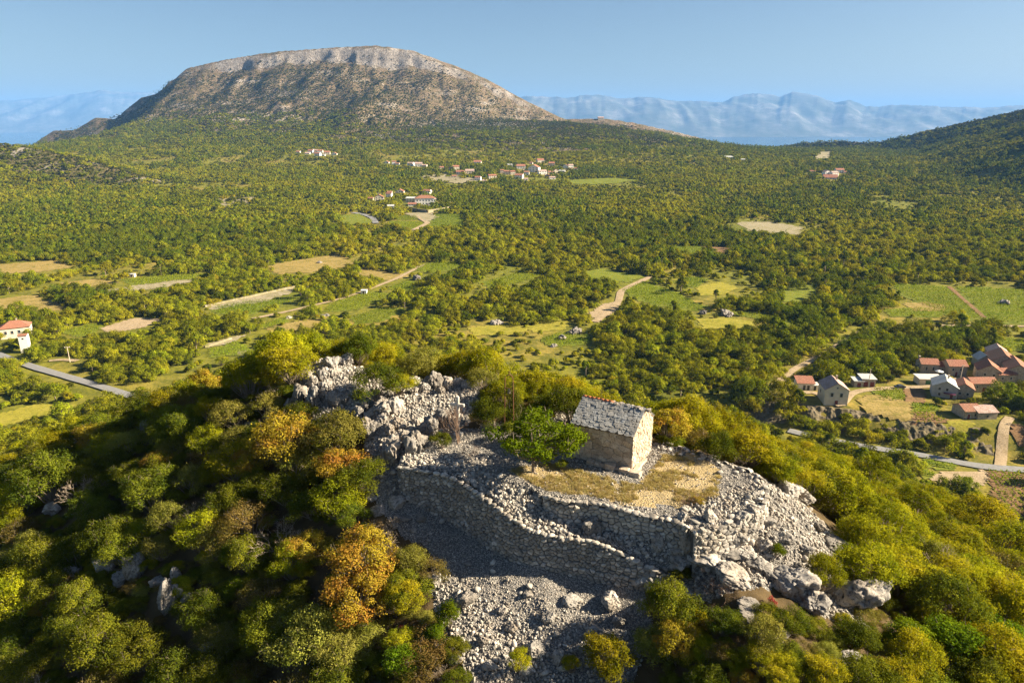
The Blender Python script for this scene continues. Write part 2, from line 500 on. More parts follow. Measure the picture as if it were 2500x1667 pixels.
# mountain: brown garrigue, pale rock bands and cliffs where it is steep
t = NT('mountain_side'); p = t.pos()
geo = t.new('ShaderNodeNewGeometry')
sx = t.new('ShaderNodeSeparateXYZ'); t.link(geo.outputs['True Normal'], sx.inputs[0])
steep = t.ramp(sx.outputs['Z'], [(.52, 1.0), (.70, 0.0)])
mp = t.new('ShaderNodeMapping'); mp.inputs['Scale'].default_value = (.35, .35, 2.2); t.link(p, mp.inputs[0])
band = t.noise(mp.outputs[0], .012, 5, .6)
n1 = t.noise(p, .006, 4); n2 = t.noise(p, .05, 5, .7); n3 = t.noise(p, .22, 4, .75)
soil = t.ramp(n3, [(.36, (.070, .052, .024)), (.50, (.16, .112, .066)), (.68, (.29, .215, .155))])
soil = t.mix(t.ramp(n2, [(.42, 0.0), (.58, .85)]), soil, (.085, .072, .028))
rockc = t.ramp(t.math('ADD', t.math('MULTIPLY', n3, .6), t.math('MULTIPLY', n2, .4)), [(.36, (.085, .072, .05)), (.46, (.24, .205, .175)), (.56, (.36, .315, .275)), (.72, (.42, .38, .34))])
rf = t.math('MAXIMUM', steep, t.ramp(t.math('ADD', t.math('MULTIPLY', band, .7), t.math('MULTIPLY', n3, .35)), [(.56, 0.0), (.63, .8)]))
c = t.mix(rf, soil, rockc)
M['mountain'] = t.surface(c, .95, t.bump(t.math('ADD', n3, n2), 1.0, 4.0), .05)

t = NT('scrub_hill'); p = t.pos()
n2 = t.noise(p, .05, 5, .7); n3 = t.noise(p, .25, 4, .75); n1 = t.noise(p, .012, 4)
c = t.ramp(n3, [(.35, (.055, .052, .014)), (.52, (.12, .095, .038)), (.66, (.26, .20, .13))])
c = t.mix(t.ramp(n2, [(.42, 0.0), (.58, .8)]), c, (.065, .066, .015))
c = t.mix(t.ramp(n1, [(.54, 0.0), (.62, .7)]), c, (.33, .29, .25))
M['scrubhill'] = t.surface(c, .95, t.bump(n3, 1.0, 3.0), .05)

t = NT('far_range'); p = t.pos()
n1 = t.noise(p, .0012, 5, .65); n2 = t.noise(p, .006, 4, .7)
c = t.ramp(n1, [(.35, (.06, .07, .05)), (.55, (.13, .13, .115)), (.72, (.26, .25, .24))])
c = t.mix(t.ramp(n2, [(.45, 0.0), (.65, .6)]), c, (.05, .06, .03))
M['far'] = t.surface(c, .95, None, .05)
t = NT('sea_water'); p = t.pos()
n = t.noise(p, .02, 4)
M['sea'] = t.surface((.012, .045, .075), .18, t.bump(n, .3, 3.0), .5)

M['rock'] = limestone('limestone_rock', (.38, .345, .305), (.12, .112, .104), (.29, .235, .18), 1.0, lich=.8)
M['cliff'] = limestone('village_cliff', (.25, .20, .13), (.10, .08, .045), (.15, .12, .05), .5, lich=.5)
M['stone'] = limestone('limestone_rubble', (.43, .39, .335), (.20, .185, .165), (.37, .305, .24), 2.2, var=.42, lich=.4)
M['wallstone'] = limestone('dry_wall_stone', (.44, .40, .35), (.20, .185, .17), (.37, .31, .24), 2.5, var=.40, lich=.45)
M['chapelstone'] = limestone('chapel_masonry', (.56, .47, .37), (.28, .22, .165), (.47, .345, .24), 1.5, var=.20, lich=.6)
M['slab'] = limestone('roof_slab_stone', (.35, .345, .33), (.19, .19, .19), (.28, .25, .21), 1.6, var=.17, lich=.45)
M['mortar'] = plain('mortar', (.17, .13, .095), .95, .35, 8)
M['core'] = plain('wall_fill', (.075, .07, .065), .95, .3, 6)
M['redtile'] = plain('ridge_tile_clay', (.42, .14, .06), .85, .3, 5)
M['bark'] = plain('bark', (.19, .15, .11), .95, .4, 9)
M['twig'] = plain('dry_twig', (.34, .27, .20), .9, .35, 5)
M['twigbrown'] = plain('brown_twig', (.13, .085, .06), .9, .35, 5)
M['iron'] = plain('rusted_iron', (.16, .065, .032), .8, .4, 12, .3)
M['bell'] = plain('weathered_bronze', (.17, .14, .09), .5, .3, 9, .4, .7)
M['crossstone'] = plain('pale_cross_stone', (.60, .55, .48), .9, .2, 6)
M['asphalt'] = plain('asphalt', (.19, .185, .18), .9, .18, .8)
def field(name, a, b, c, s=.22):
    t = NT(name); p = t.pos()
    n1 = t.noise(p, s, 6, .75); n2 = t.noise(p, s * 5, 5, .75); n3 = t.noise(p, s * .25, 3)
    k = t.ramp(n1, [(.34, a), (.52, b), (.68, c)])
    k = t.mix(t.ramp(n2, [(.48, 0.0), (.62, .75)]), k, tuple(v * .5 for v in a))
    k = t.mix(t.ramp(n3, [(.45, 0.0), (.65, .6)]), k, b)
    return t.surface(k, .95, t.bump(n2, .7, .3), .08)
M['dirt'] = field('pale_dirt_track', (.25, .19, .10), (.36, .27, .17), (.40, .32, .22), .5)
M['dirt2'] = field('brown_soil', (.12, .09, .03), (.21, .12, .06), (.26, .16, .085))
M['straw'] = field('dry_grass_field', (.15, .135, .025), (.28, .20, .065), (.34, .26, .10))
M['grassy'] = field('green_grass_field', (.095, .125, .012), (.15, .165, .016), (.21, .185, .03))
M['olivef'] = field('yellow_green_field', (.16, .16, .015), (.26, .225, .03), (.30, .25, .05))
M['pale'] = field('pale_stony_field', (.17, .16, .05), (.28, .235, .15), (.36, .31, .235))
M['white'] = plain('whitewash', (.78, .74, .68), .9, .06, .8, obj_space=True)
M['cream'] = plain('cream_render', (.60, .52, .40), .9, .12, .8, obj_space=True)
M['housestone'] = plain('house_stone', (.36, .30, .23), .92, .35, 1.6, obj_space=True)
M['greywall'] = plain('grey_render', (.36, .36, .34), .9, .2, 1.0, obj_space=True)
M['roof'] = roof_tiles('roof_tiles_red')
M['roofold'] = roof_tiles('roof_tiles_old', (.27, .12, .07))
M['roofpink'] = roof_tiles('roof_tiles_pink', (.40, .27, .22))
M['roofgrey'] = plain('roof_sheet_grey', (.40, .40, .38), .7, .2, 1.2, obj_space=True)
M['pane'] = plain('dark_window', (.03, .035, .04), .25, .1, 1, .5)
M['woodred'] = plain('painted_door_brown', (.16, .045, .03), .7, .2, 3)
M['woodgreen'] = plain('painted_door_green', (.05, .13, .06), .7, .2, 3)
M['concrete'] = plain('concrete', (.46, .44, .40), .9, .15, .8)
M['polewood'] = plain('pole_wood', (.52, .44, .33), .9, .15, 2)
M['carpaint'] = plain('dark_car_paint', (.03, .033, .038), .3, .05, 1, .5)
M['tyre'] = plain('tyre_rubber', (.02, .02, .02), .9, .05, 3)
M['canvas'] = plain('white_canvas', (.8, .78, .74), .9, .04, 2)
M['purple'] = plain('purple_awning', (.12, .03, .07), .8, .2, 2)

# foliage
F = {}
F['oak'] = foliage('leaf_evergreen_oak', (.038, .052, .006), (.115, .128, .011), (.17, .170, .013), obvar=.30)
F['bright'] = foliage('leaf_bright_green', (.128, .145, .006), (.275, .258, .011), (.335, .285, .013), trans=.42, obvar=.25)
F['red'] = foliage('leaf_red', (.28, .05, .045), (.38, .075, .07), None, trans=.35, obvar=.15)
F['autumn'] = foliage('leaf_autumn_yellow', (.27, .195, .020), (.37, .275, .028), (.33, .165, .028), trans=.38, obvar=.22)
F['sage'] = foliage('leaf_dusty_sage', (.15, .135, .026), (.29, .26, .050), (.14, .145, .018), trans=.30, obvar=.25)
F['brown'] = foliage('leaf_brown_dry', (.12, .078, .022), (.22, .150, .042), (.10, .085, .016), trans=.25, obvar=.25)
F['juniper'] = foliage('needle_fresh_green', (.065, .108, .005), (.17, .205, .009), None, trans=.32, obvar=.25)
F['cypress'] = foliage('needle_cypress', (.024, .034, .006), (.060, .064, .010), None, trans=.15)
F['pine'] = foliage('needle_pine', (.100, .130, .006), (.22, .23, .010), (.27, .265, .013), trans=.34, obvar=.2)
F['midgreen'] = foliage('leaf_valley_green', (.104, .124, .006), (.232, .238, .010), (.30, .285, .012), .40, .006, (.29, .26, .012), .28)
F['middark'] = foliage('leaf_valley_dark', (.050, .062, .005), (.135, .142, .009), None, .34, .006, (.19, .185, .010), .30)
F['midpine'] = foliage('needle_valley_pine', (.074, .100, .005), (.180, .196, .008), (.24, .24, .010), .36, .006, (.12, .140, .008), .26)
F['midyellow'] = foliage('leaf_valley_yellow', (.22, .19, .010), (.33, .28, .013), None, .40, .006, (.21, .205, .010), .20)
F['scrub'] = foliage('leaf_mountain_scrub', (.042, .046, .008), (.100, .098, .014), None, .25, .004, (.095, .096, .012), .30)
F['vine'] = foliage('leaf_vine', (.14, .185, .008), (.25, .285, .012), None, .40, .02, None, .15)
F['grass'] = foliage('dry_grass_blade', (.30, .225, .09), (.46, .37, .18), None, .3, .02, None, .2)

# ------------------------------------------------------------------ land sheets
def split_terrain():
    nA, nR = len(ANG), len(RAD)
    X, Y, Z = GX, GY, GZ
    V = np.stack([X, Y, Z], -1).reshape(-1, 3)
    i, j = np.meshgrid(np.arange(nR - 1), np.arange(nA), indexing='ij')
    j2 = (j + 1) % nA
    Fq = np.stack([i * nA + j, i * nA + j2, (i + 1) * nA + j2, (i + 1) * nA + j], -1).reshape(-1, 4)[:, ::-1]
    cx = V[Fq].mean(1)
    # which sheet does a face belong to
    dn = np.hypot(cx[:, 0] - 2, cx[:, 1] - 45)
    dM, pM, sM = polydist(cx[:, 0], cx[:, 1], MTN)
    zr = np.interp(pM, np.arange(len(MTN)), _MZ)
    mtn = (cx[:, 1] > 1600) & (cx[:, 2] > -38 + 10 * fbm(cx[:, 0] / 150, cx[:, 1] / 150, 61, 2)) & (dM < 1150)
    dR, pR, sR = polydist(cx[:, 0], cx[:, 1], RHILL)
    rh = (dR < 260) & (cx[:, 1] > 900) & (cx[:, 2] > -52) & (cx[:, 0] > 900) & (dR < dM + 60)
    dL, pL, sL = polydist(cx[:, 0], cx[:, 1], LHILL)
    lh = (dL < 230) & (cx[:, 1] > 700) & (cx[:, 2] > -72)
    sheet = np.zeros(len(Fq), int)
    sheet[mtn] = 1; sheet[rh] = 2; sheet[lh] = 3; sheet[dn < 125] = 4
    specs = {0: ('ground', 'valley', 'floor of the wide green valley', 'ground'), 1: ('mountain', 'mountain', 'broad brown mountain with a pale cliff along its top', 'mountain'),
             2: ('hill', 'scrubhill', 'dark scrub hillside rising at the edge behind the valley', 'hill'), 3: ('hill', 'scrubhill', 'low stony ridge with pines on the far left', 'hill'),
             4: ('hilltop_ground', 'hill', 'stony ground of the near hill around the chapel', 'ground')}
    for s, (nm, mt, lab, cat) in specs.items():
        f = Fq[sheet == s]
        u, inv = np.unique(f, return_inverse=True)
        me = mesh_np(nm, V[u], inv.reshape(-1, 4), M[mt], True)
        if s == 4:
            x, y = V[u, 0], V[u, 1]
            rk, dr = near_cover(x, y)
            for an, arr in (('rock', rk), ('dry', dr)):
                a = me.attributes.new(an, 'FLOAT', 'POINT'); a.data.foreach_set('value', arr.astype(np.float32))
        o = obj(nm, me); tag(o, lab, cat, kind='structure')

# bare stone areas of the hilltop (world polygons), used by ground colour, scree and planting
def W(pts, z): return [tuple(gz(px, py, z)[:2]) for px, py in pts]
SCREE_A = W([(985, 1250), (1100, 1290), (1200, 1340), (1340, 1380), (1460, 1405), (1560, 1435), (1600, 1500), (1560, 1600), (1480, 1680), (1140, 1680), (1120, 1560), (1060, 1470), (1060, 1360), (960, 1310), (885, 1260), (880, 1200)], -3.8)
SCREE_B = W([(1600, 1440), (1650, 1350), (1780, 1300), (1850, 1240), (1900, 1200), (2020, 1240), (2080, 1290), (2040, 1400), (2160, 1470), (2000, 1480), (1900, 1450), (1760, 1480)], -3.0)
OUTC = W([(700, 1010), (720, 960), (780, 870), (850, 880), (860, 930), (1000, 900), (1180, 930), (1180, 990), (1080, 1060), (1010, 1110), (950, 1130), (900, 1090), (870, 1000), (780, 1010)], 0.6)
BACKR = W([(1300, 960), (1400, 1000), (1400, 1060), (1340, 1080), (1290, 1020)], 0.0)
DRYP = W([(1240, 1150), (1330, 1130), (1560, 1185), (1620, 1110), (1700, 1105), (1760, 1150), (1750, 1210), (1700, 1235), (1600, 1240), (1480, 1215), (1330, 1195)], 0.0)
def soft(x, y, poly, w=.8):
    n = fbm(x / 1.1, y / 1.1, 71, 3) * w
    return inpoly(x + n, y + fbm(x / 1.1 + 9, y / 1.1, 72, 3) * w, poly).astype(float)
def near_cover(x, y):
    rk = np.zeros(len(x))
    for P in (SCREE_A, SCREE_B, OUTC, BACKR, T1, T2): rk = np.maximum(rk, soft(x, y, P, .5))
    rk = np.maximum(rk, .22 + .18 * fbm(x / 5, y / 5, 73, 3))
    dr = soft(x, y, DRYP, .6) * (.66 + .2 * fbm(x / 1.6, y / 1.6, 74, 3))
    return rk, dr
split_terrain()

# sea and the mainland mountains beyond it
s = 33000.0
me = mesh_np('sea', [(-s, -2500, SEA_Z), (s, -2500, SEA_Z), (s, 32000, SEA_Z), (-s, 32000, SEA_Z)], [(0, 1, 2, 3)], M['sea'])
tag(obj('sea', me), 'strip of blue sea between the island and the far coast', 'sea', kind='structure')

def range_strip(name, lab, sil, Y, depth, seed, amp):
    xs = np.linspace(sil[0][0], sil[-1][0], 420)
    ys = np.interp(xs, [p[0] for p in sil], [p[1] for p in sil])
    ridge = np.array([gy(a, b, Y) for a, b in zip(xs, ys)])
    ridge[:, 2] += amp * (.13 * fbm(xs / 40, xs * 0, seed, 5) + .10 * (1 - 2 * np.abs(fbm(xs / 16, xs * 0, seed + 3, 4))))
    nd = 40
    V = []
    for k in range(nd):
        f = k / (nd - 1) * 1.6                      # 0 shore, 1 crest, beyond: back
        yy = Y - depth + depth * f
        prof = (np.sin(np.clip(f, 0, 1) * math.pi / 2) ** 1.15) if f <= 1 else 1 - .8 * (f - 1) / .6
        X = ridge[:, 0] * (yy / Y)
        z0 = SEA_Z - 6
        g = .5 - 1.6 * np.abs(fbm(X / (depth * .22), np.full_like(X, yy) / (depth * .8), seed + 5, 5))
        z = z0 + (ridge[:, 2] - z0) * prof + amp * g * 4 * f * max(0, 1 - f) * (f <= 1)
        V.append(np.stack([X, np.full_like(X, yy) + amp * 1.5 * fbm(X / 1800, X * 0 + k * .07, seed + 9, 3) * (f < .9), z], -1))
    V = np.array(V); n = V.shape[1]
    i, j = np.meshgrid(np.arange(nd - 1), np.arange(n - 1), indexing='ij')
    Fq = np.stack([i * n + j, i * n + j + 1, (i + 1) * n + j + 1, (i + 1) * n + j], -1).reshape(-1, 4)
    tag(obj(name, mesh_np(name, V.reshape(-1, 3), Fq, M['far'], True)), lab, 'mountains', kind='structure')
range_strip('mountains', 'hazy blue mountain range across the water', [(1000, 262), (1200, 245), (1302, 239), (1380, 243), (1456, 235), (1520, 243), (1573, 241), (1640, 249), (1701, 251), (1750, 252), (1775, 247), (1791, 237), (1820, 233),
             (1850, 231), (1880, 235), (1903, 239), (1918, 232), (1935, 226), (1965, 233), (1998, 238), (2020, 247), (2041, 255), (2060, 250), (2073, 247), (2095, 256), (2115, 263), (2150, 262), (2190, 258), (2240, 262), (2275, 261), (2330, 268), (2402, 266), (2500, 262), (2650, 258), (3000, 270)], 20000.0, 4600.0, 81, 190.0)
range_strip('mountains', 'faint hazy blue range far behind the left flank of the mountain', [(-700, 285), (-300, 262), (0, 246), (110, 240), (200, 229), (255, 223), (300, 228), (350, 226), (500, 240), (800, 262)], 27500.0, 5200.0, 91, 170.0)

# ------------------------------------------------------------------ plant and stone forms (meshes shared by many objects)
def rvec(n, g=rng):
    v = g.normal(size=(n, 3)); return v / np.linalg.norm(v, axis=1, keepdims=True)

def leaf_mesh(name, P, N, size, tint, clump, mat, aspect=.62, g=rng):
    """one kite-shaped face per leaf at P, facing N"""
    n = len(P)
    a = rvec(n, g); U = np.cross(N, a); U /= np.linalg.norm(U, axis=1, keepdims=True) + 1e-9
    Vv = np.cross(N, U)
    sz = (size * g.uniform(.65, 1.35, n))[:, None]
    q = np.stack([P - U * sz * .5, P + Vv * sz * aspect * .5 - U * sz * .06 + N * sz * .08, P + U * sz * .5, P - Vv * sz * aspect * .5 - U * sz * .06 + N * sz * .08], 1)
    me = mesh_np(name, q.reshape(-1, 3), np.arange(n * 4).reshape(-1, 4), mat)
    for an, arr in (('tint', tint), ('clump', clump)):
        at = me.attributes.new(an, 'FLOAT', 'POINT'); at.data.foreach_set('value', np.repeat(arr, 4).astype(np.float32))
    return me

def lobes_round(Rr, h0, h1, n, g, rl=(.26, .44), flat=1.0):
    """lobe centres filling an uneven ellipsoid between heights h0 and h1"""
    C = []; Rd = []
    cz, hz = (h0 + h1) / 2, (h1 - h0) / 2
    lean = g.uniform(-.18, .18, 2) * Rr
    for k in range(n):
        d = rvec(1, g)[0]; d[2] = abs(d[2]) * 1.2 - .45
        rr = g.uniform(.35, .82) ** .7
        C.append((d[0] * Rr * rr + lean[0] * (d[2] + .5), d[1] * Rr * rr + lean[1] * (d[2] + .5), cz + d[2] * hz * rr * flat))
        Rd.append(Rr * g.uniform(*rl))
    return np.array(C), np.array(Rd)

def leaves_on(C, Rd, n, g, squash=.8, shell=.28, bump=.3, rnd=.75):
    w = Rd ** 2; k = g.choice(len(C), n, p=w / w.sum())
    d = rvec(n, g)
    flip = (d[:, 2] < -.2) & (g.random(n) < .6); d[flip, 2] *= -1
    ph = g.uniform(0, 6, (len(C), 3))[k]
    bm = 1 + bump * np.sin(d[:, 0] * 5 + ph[:, 0]) * np.sin(d[:, 1] * 5 + ph[:, 1]) + bump * .6 * np.sin(d[:, 2] * 8 + ph[:, 2])
    r = Rd[k] * bm * (1 - shell * g.random(n) ** 1.3) * (1 + .45 * g.random(n) ** 8)
    off = d * r[:, None]; off[:, 2] *= squash
    P = C[k] + off
    N = d + rvec(n, g) * rnd + np.array([0, 0, .25]); N /= np.linalg.norm(N, axis=1, keepdims=True)
    return P, N, k

def limbs(name, C, Rd, r0, mat, g, stems=1, every=1, base=.0):
    mb = MB()
    st = [np.array([g.uniform(-.3, .3) * r0 * 6 * (stems > 1), g.uniform(-.3, .3) * r0 * 6 * (stems > 1), -.5]) for _ in range(stems)]
    fork = [s + np.array([g.uniform(-.15, .15), g.uniform(-.15, .15), .5 + base]) for s in st]
    for s, f in zip(st, fork): mb.tube([s, (s + f) / 2 + g.uniform(-.04, .04, 3), f], [r0 * 1.25, r0, r0 * .85], 6)
    for i in range(0, len(C), every):
        f = fork[i % stems]; c = C[i]
        m = (f + c) / 2 + g.uniform(-.18, .18, 3) * np.linalg.norm(c - f); m[2] += .06
        mb.tube([f, m, c], [r0 * .55, r0 * .34, r0 * .12], 5)
        for q in range(4):
            dd = rvec(1, g)[0]; dd[2] = abs(dd[2]) * .8 + .1
            e = c + dd * Rd[i] * g.uniform(.9, 1.5)
            mb.tube([c, (c + e) / 2 + g.uniform(-.05, .05, 3), e], [r0 * .16, r0 * .11, r0 * .05], 3, False)
    return mb.mesh(name, mat)

def twig_mesh(name, mat, g, height=1.6, spread=1.0, n0=7, depth=4, r0=.022, up=.6):
    V = []; Fc = []
    def seg(a, b, ra, rb):
        d = b - a; L = np.linalg.norm(d) + 1e-9; d = d / L
        s = np.cross(d, [.3, .5, .8]); s /= np.linalg.norm(s) + 1e-9; t = np.cross(d, s)
        o = len(V)
        for c, r in ((a, ra), (b, rb)):
            for k in range(3):
                an = k * 2.094
                V.append(c + (s * math.cos(an) + t * math.sin(an)) * r)
        for k in range(3): Fc.append((o + k, o + (k + 1) % 3, o + 3 + (k + 1) % 3, o + 3 + k))
    def grow(a, d, L, r, dep):
        b = a + d * L; seg(a, b, r, r * .7)
        if dep == 0: return
        for _ in range(g.integers(2, 4)):
            nd = d + g.normal(size=3) * .55 + np.array([0, 0, .12]); nd /= np.linalg.norm(nd)
            grow(b, nd, L * g.uniform(.55, .85), max(r * .6, .005), dep - 1)
    for k in range(n0):
        d = np.array([g.normal() * spread, g.normal() * spread, up + g.random() * .8]); d /= np.linalg.norm(d)
        grow(np.array([g.normal() * .08, g.normal() * .08, -.1]), d, height * .36, r0, depth)
    return mesh_np(name, np.array(V), np.array(Fc), mat)

PROTO = {}      # species -> list of (crown mesh, trunk mesh, reference radius, reference height)
def near_species():
    S = {   # R, h0, h1, lobes, leaves, leaf size, foliage, stems
        'oak': (1.7, .35, 2.5, 42, 15000, .068, 'oak', 3), 'bright': (1.7, .5, 3.0, 40, 13000, .080, 'bright', 2), 'autumn': (1.5, .4, 2.4, 36, 10500, .078, 'autumn', 3),
        'sage': (1.5, .2, 2.1, 44, 11500, .062, 'sage', 4), 'brown': (1.5, .2, 2.0, 34, 7000, .06, 'brown', 4), 'juniper': (1.0, .1, 2.3, 20, 9000, .07, 'juniper', 2)}
    for sp, (Rr, h0, hh, nl, nf, ls, fm, stems) in S.items():
        PROTO[sp] = []
        for v in range(3):
            g = np.random.default_rng(100 + v * 17 + len(sp) * 31 + nf)
            C, Rd = lobes_round(Rr, h0, hh, nl, g, (.12, .32) if sp != 'juniper' else (.3, .42))
            if sp == 'juniper': C[:, :2] *= (1.05 - .45 * (C[:, 2:3] - h0) / (hh - h0))
            P, N, k = leaves_on(C, Rd, nf, g)
            lc = g.random(len(C))
            tint = np.clip(lc[k] * .5 + g.random(nf) * .6, 0, 1)
            cr = leaf_mesh('crown_' + sp, P, N, ls, tint, np.clip(g.random(len(C))[k] * .8 + g.random(nf) * .3, 0, 1), F[fm], .62, g)
            tk = limbs('trunk_' + sp, C, Rd, .055, M['bark'], g, stems, 1 if sp in ('bright', 'autumn') else 2)
            PROTO[sp].append((cr, tk, Rr, hh))
    PROTO['red'] = []
    for v in range(2):
        g = np.random.default_rng(450 + v)
        C, Rd = lobes_round(.5, .1, .8, 7, g, (.25, .5))
        P, N, k = leaves_on(C, Rd, 520, g)
        PROTO['red'].append((leaf_mesh('crown_red', P, N, .075, g.random(520), g.random(7)[k], F['red'], .62, g), limbs('trunk_red', C, Rd, .02, M['bark'], g, 2), .5, .8))
    # the spreading little tree by the chapel: one trunk, flat tiers
    PROTO['spread'] = []
    for v in range(2):
        g = np.random.default_rng(400 + v)
        n = 30; C = []; Rd = []
        for i in range(n):
            a = g.uniform(0, 6.283); r = 2.0 * math.sqrt(g.random()); 
            C.append((r * math.cos(a), r * math.sin(a), 1.25 + 1.6 * g.random() * (1 - (r / 2.4) ** 2) + .1)); Rd.append(g.uniform(.34, .58))
        C = np.array(C); Rd = np.array(Rd)
        P, N, k = leaves_on(C, Rd, 14000, g, .62)
        lc = g.random(n)
        PROTO['spread'].append((leaf_mesh('crown_spread', P, N, .10, np.clip(lc[k] * .5 + g.random(14000) * .6, 0, 1), g.random(n)[k], F['juniper'], .62, g), limbs('trunk_spread', C, Rd, .09, M['bark'], g, 1, 1, .6), 2.2, 3.0))
    # pine with tufted layers
    PROTO['pine'] = []
    for v in range(3):
        g = np.random.default_rng(500 + v)
        n = 150; C = []; Rd = []
        for i in range(n):
            t_ = g.random() ** .8; a = g.uniform(0, 6.283); r = 2.5 * math.sqrt(g.random()) * (1.0 - .55 * t_ ** 2)
            C.append((r * math.cos(a), r * math.sin(a), 1.0 + 4.0 * t_ - .22 * r)); Rd.append(g.uniform(.22, .40))
        C = np.array(C); Rd = np.array(Rd)
        P, N, k = leaves_on(C, Rd, 15000, g, .6, .5, .15)
        lc = g.random(n)
        PROTO['pine'].append((leaf_mesh('crown_pine', P, N, .13, np.clip(lc[k] * .6 + g.random(15000) * .5, 0, 1), g.random(n)[k], F['pine'], .34, g), limbs('trunk_pine', C[::6], Rd[::6], .10, M['bark'], g, 1, 1, 1.2), 2.5, 5.0))
    # cypress column
    g = np.random.default_rng(600)
    n = 34; z = np.linspace(.4, 3.5, n); C = np.stack([g.normal(size=n) * .12, g.normal(size=n) * .12, z], -1); Rd = .52 * np.sqrt(np.clip(1 - (z / 3.75) ** 2.2, .02, 1)) * g.uniform(.8, 1.1, n)
    P, N, k = leaves_on(C, Rd, 7000, g, 1.2, .2, .12)
    PROTO['cypress'] = [(leaf_mesh('crown_cypress', P, N, .09, g.random(7000), g.random(n)[k], F['cypress'], .4, g), limbs('trunk_cypress', C[::8], Rd[::8], .06, M['bark'], g), .5, 3.7)]
    # twiggy shrubs
    PROTO['twig'] = [(twig_mesh('branches_pale', M['twig'], np.random.default_rng(700 + v), 1.7, .9, 8, 4, .018), None, 1.3, 1.6) for v in range(3)]
    PROTO['twigup'] = [(twig_mesh('branches_up', M['twigbrown'], np.random.default_rng(720 + v), 2.2, .22, 7, 3, .026, 1.2), None, .6, 2.4) for v in range(2)]
    PROTO['twigbrown'] = [(twig_mesh('branches_brown', M['twigbrown'], np.random.default_rng(740 + v), 1.1, .8, 12, 4, .012), None, 1.0, 1.1) for v in range(2)]
near_species()

def mid_species(tag_, nl, nf, ls, seed):
    out = []
    for sp, fm in (('round', 'midgreen'), ('round', 'midgreen'), ('dark', 'middark'), ('dark', 'middark'), ('pine', 'midpine'), ('pine', 'midpine'), ('yellow', 'midyellow'), ('bush', 'midgreen'), ('bush', 'middark')):
        g = np.random.default_rng(seed); seed += 1
        Rr, h0, hh = {'round': (3.0, 1.2, 6.8), 'dark': (2.7, .8, 5.6), 'pine': (2.5, 2.6, 8.6), 'yellow': (2.2, .8, 5.0), 'bush': (2.0, .1, 2.8)}[sp]
        C, Rd = lobes_round(Rr, h0, hh, nl, g, (.26, .44))
        if sp == 'pine':
            C[:, :2] *= (1.15 - .6 * (C[:, 2:3] - h0) / (hh - h0)); Rd *= .85
        P, N, k = leaves_on(C, Rd, nf, g, .75, .35, .28, .5)
        lc = g.random(len(C))
        cr = leaf_mesh('crown_' + tag_ + sp, P, N, ls, np.clip(lc[k] * .5 + g.random(nf) * .6, 0, 1), g.random(len(C))[k], F[fm], .75, g)
        mb = MB(); mb.tube([(0, 0, -1), (.1, 0, h0 + 1), (0, .1, (h0 + hh) / 2)], [.22, .16, .08], 5)
        for i in range(0, len(C), 3): mb.tube([(.05, 0, h0 + .6), C[i]], [.09, .03], 4, False)
        out.append((cr, mb.mesh('trunk_' + tag_ + sp, M['bark']), Rr, hh))
    # patches of merged canopy: several crowns grown together, uneven in height and outline
    for q, (fm, L, Wd, hh) in enumerate((('midgreen', 6.5, 5.0, 5.6), ('midgreen', 5.0, 6.5, 4.4), ('middark', 6.0, 4.5, 4.8), ('midpine', 6.0, 5.5, 8.0), ('midyellow', 5.0, 4.5, 3.8), ('midgreen', 10.5, 2.2, 4.6))):
        g = np.random.default_rng(seed); seed += 1
        n = int(nl * 2.3); a = g.uniform(0, 6.283, n); rr = np.sqrt(g.random(n)) * (1 + .25 * np.sin(3 * a + g.uniform(0, 6)) + .15 * np.sin(5 * a + g.uniform(0, 6)))
        x, y = rr * np.cos(a) * L, rr * np.sin(a) * Wd
        top = hh * (.30 + .95 * vnoise(x / 2.9 + q * 9, y / 2.9, 60 + q)) * (1.05 - .45 * np.clip(rr, 0, 1) ** 3)
        C = np.column_stack([x, y, top * g.uniform(.45, .95, n)]); Rd = g.uniform(.8, 1.8, n)
        P, N, k = leaves_on(C, Rd, nf * 3, g, .95, .25, .22, .42)
        P[:, 2] = np.maximum(P[:, 2], .05)
        lc = vnoise(x / 3.2 + 40, y / 3.2, 70 + q)
        cr = leaf_mesh('crown_' + tag_ + 'patch', P, N, ls, np.clip(lc[k] * .6 + g.random(nf * 3) * .5, 0, 1), g.random(n)[k], F[fm], .75, g)
        out.append((cr, None, max(L, Wd), hh))
    return out
MIDP = mid_species('mid_', 20, 1500, .42, 800)
FARP = mid_species('far_', 11, 260, .95, 850)
SCRUBP = []
for v in range(4):
    g = np.random.default_rng(900 + v)
    C, Rd = lobes_round(1.5, .0, 1.6, 6, g, (.3, .5))
    P, N, k = leaves_on(C, Rd, 90, g, .7, .3, .2, .5)
    SCRUBP.append(leaf_mesh('scrub_form', P, N, .9, g.random(90), g.random(6)[k], F['scrub'], .8, g))

# stones -----------------------------------------------------------------------------------------
def noise3(P, seed):
    ip = np.floor(P).astype(np.int64); f = P - ip; f = f * f * (3 - 2 * f); out = 0
    for dx in (0, 1):
        for dy in (0, 1):
            for dz in (0, 1):
                w = (f[:, 0] if dx else 1 - f[:, 0]) * (f[:, 1] if dy else 1 - f[:, 1]) * (f[:, 2] if dz else 1 - f[:, 2])
                out = out + w * _hash(ip[:, 0] + dx, ip[:, 1] + dy, seed + (ip[:, 2] + dz) * 7919)
    return out * 2 - 1
def fbm3(P, seed, oct=4):
    return sum(noise3(P * 2 ** o + 3.1 * o, seed + o) * .5 ** o for o in range(oct))

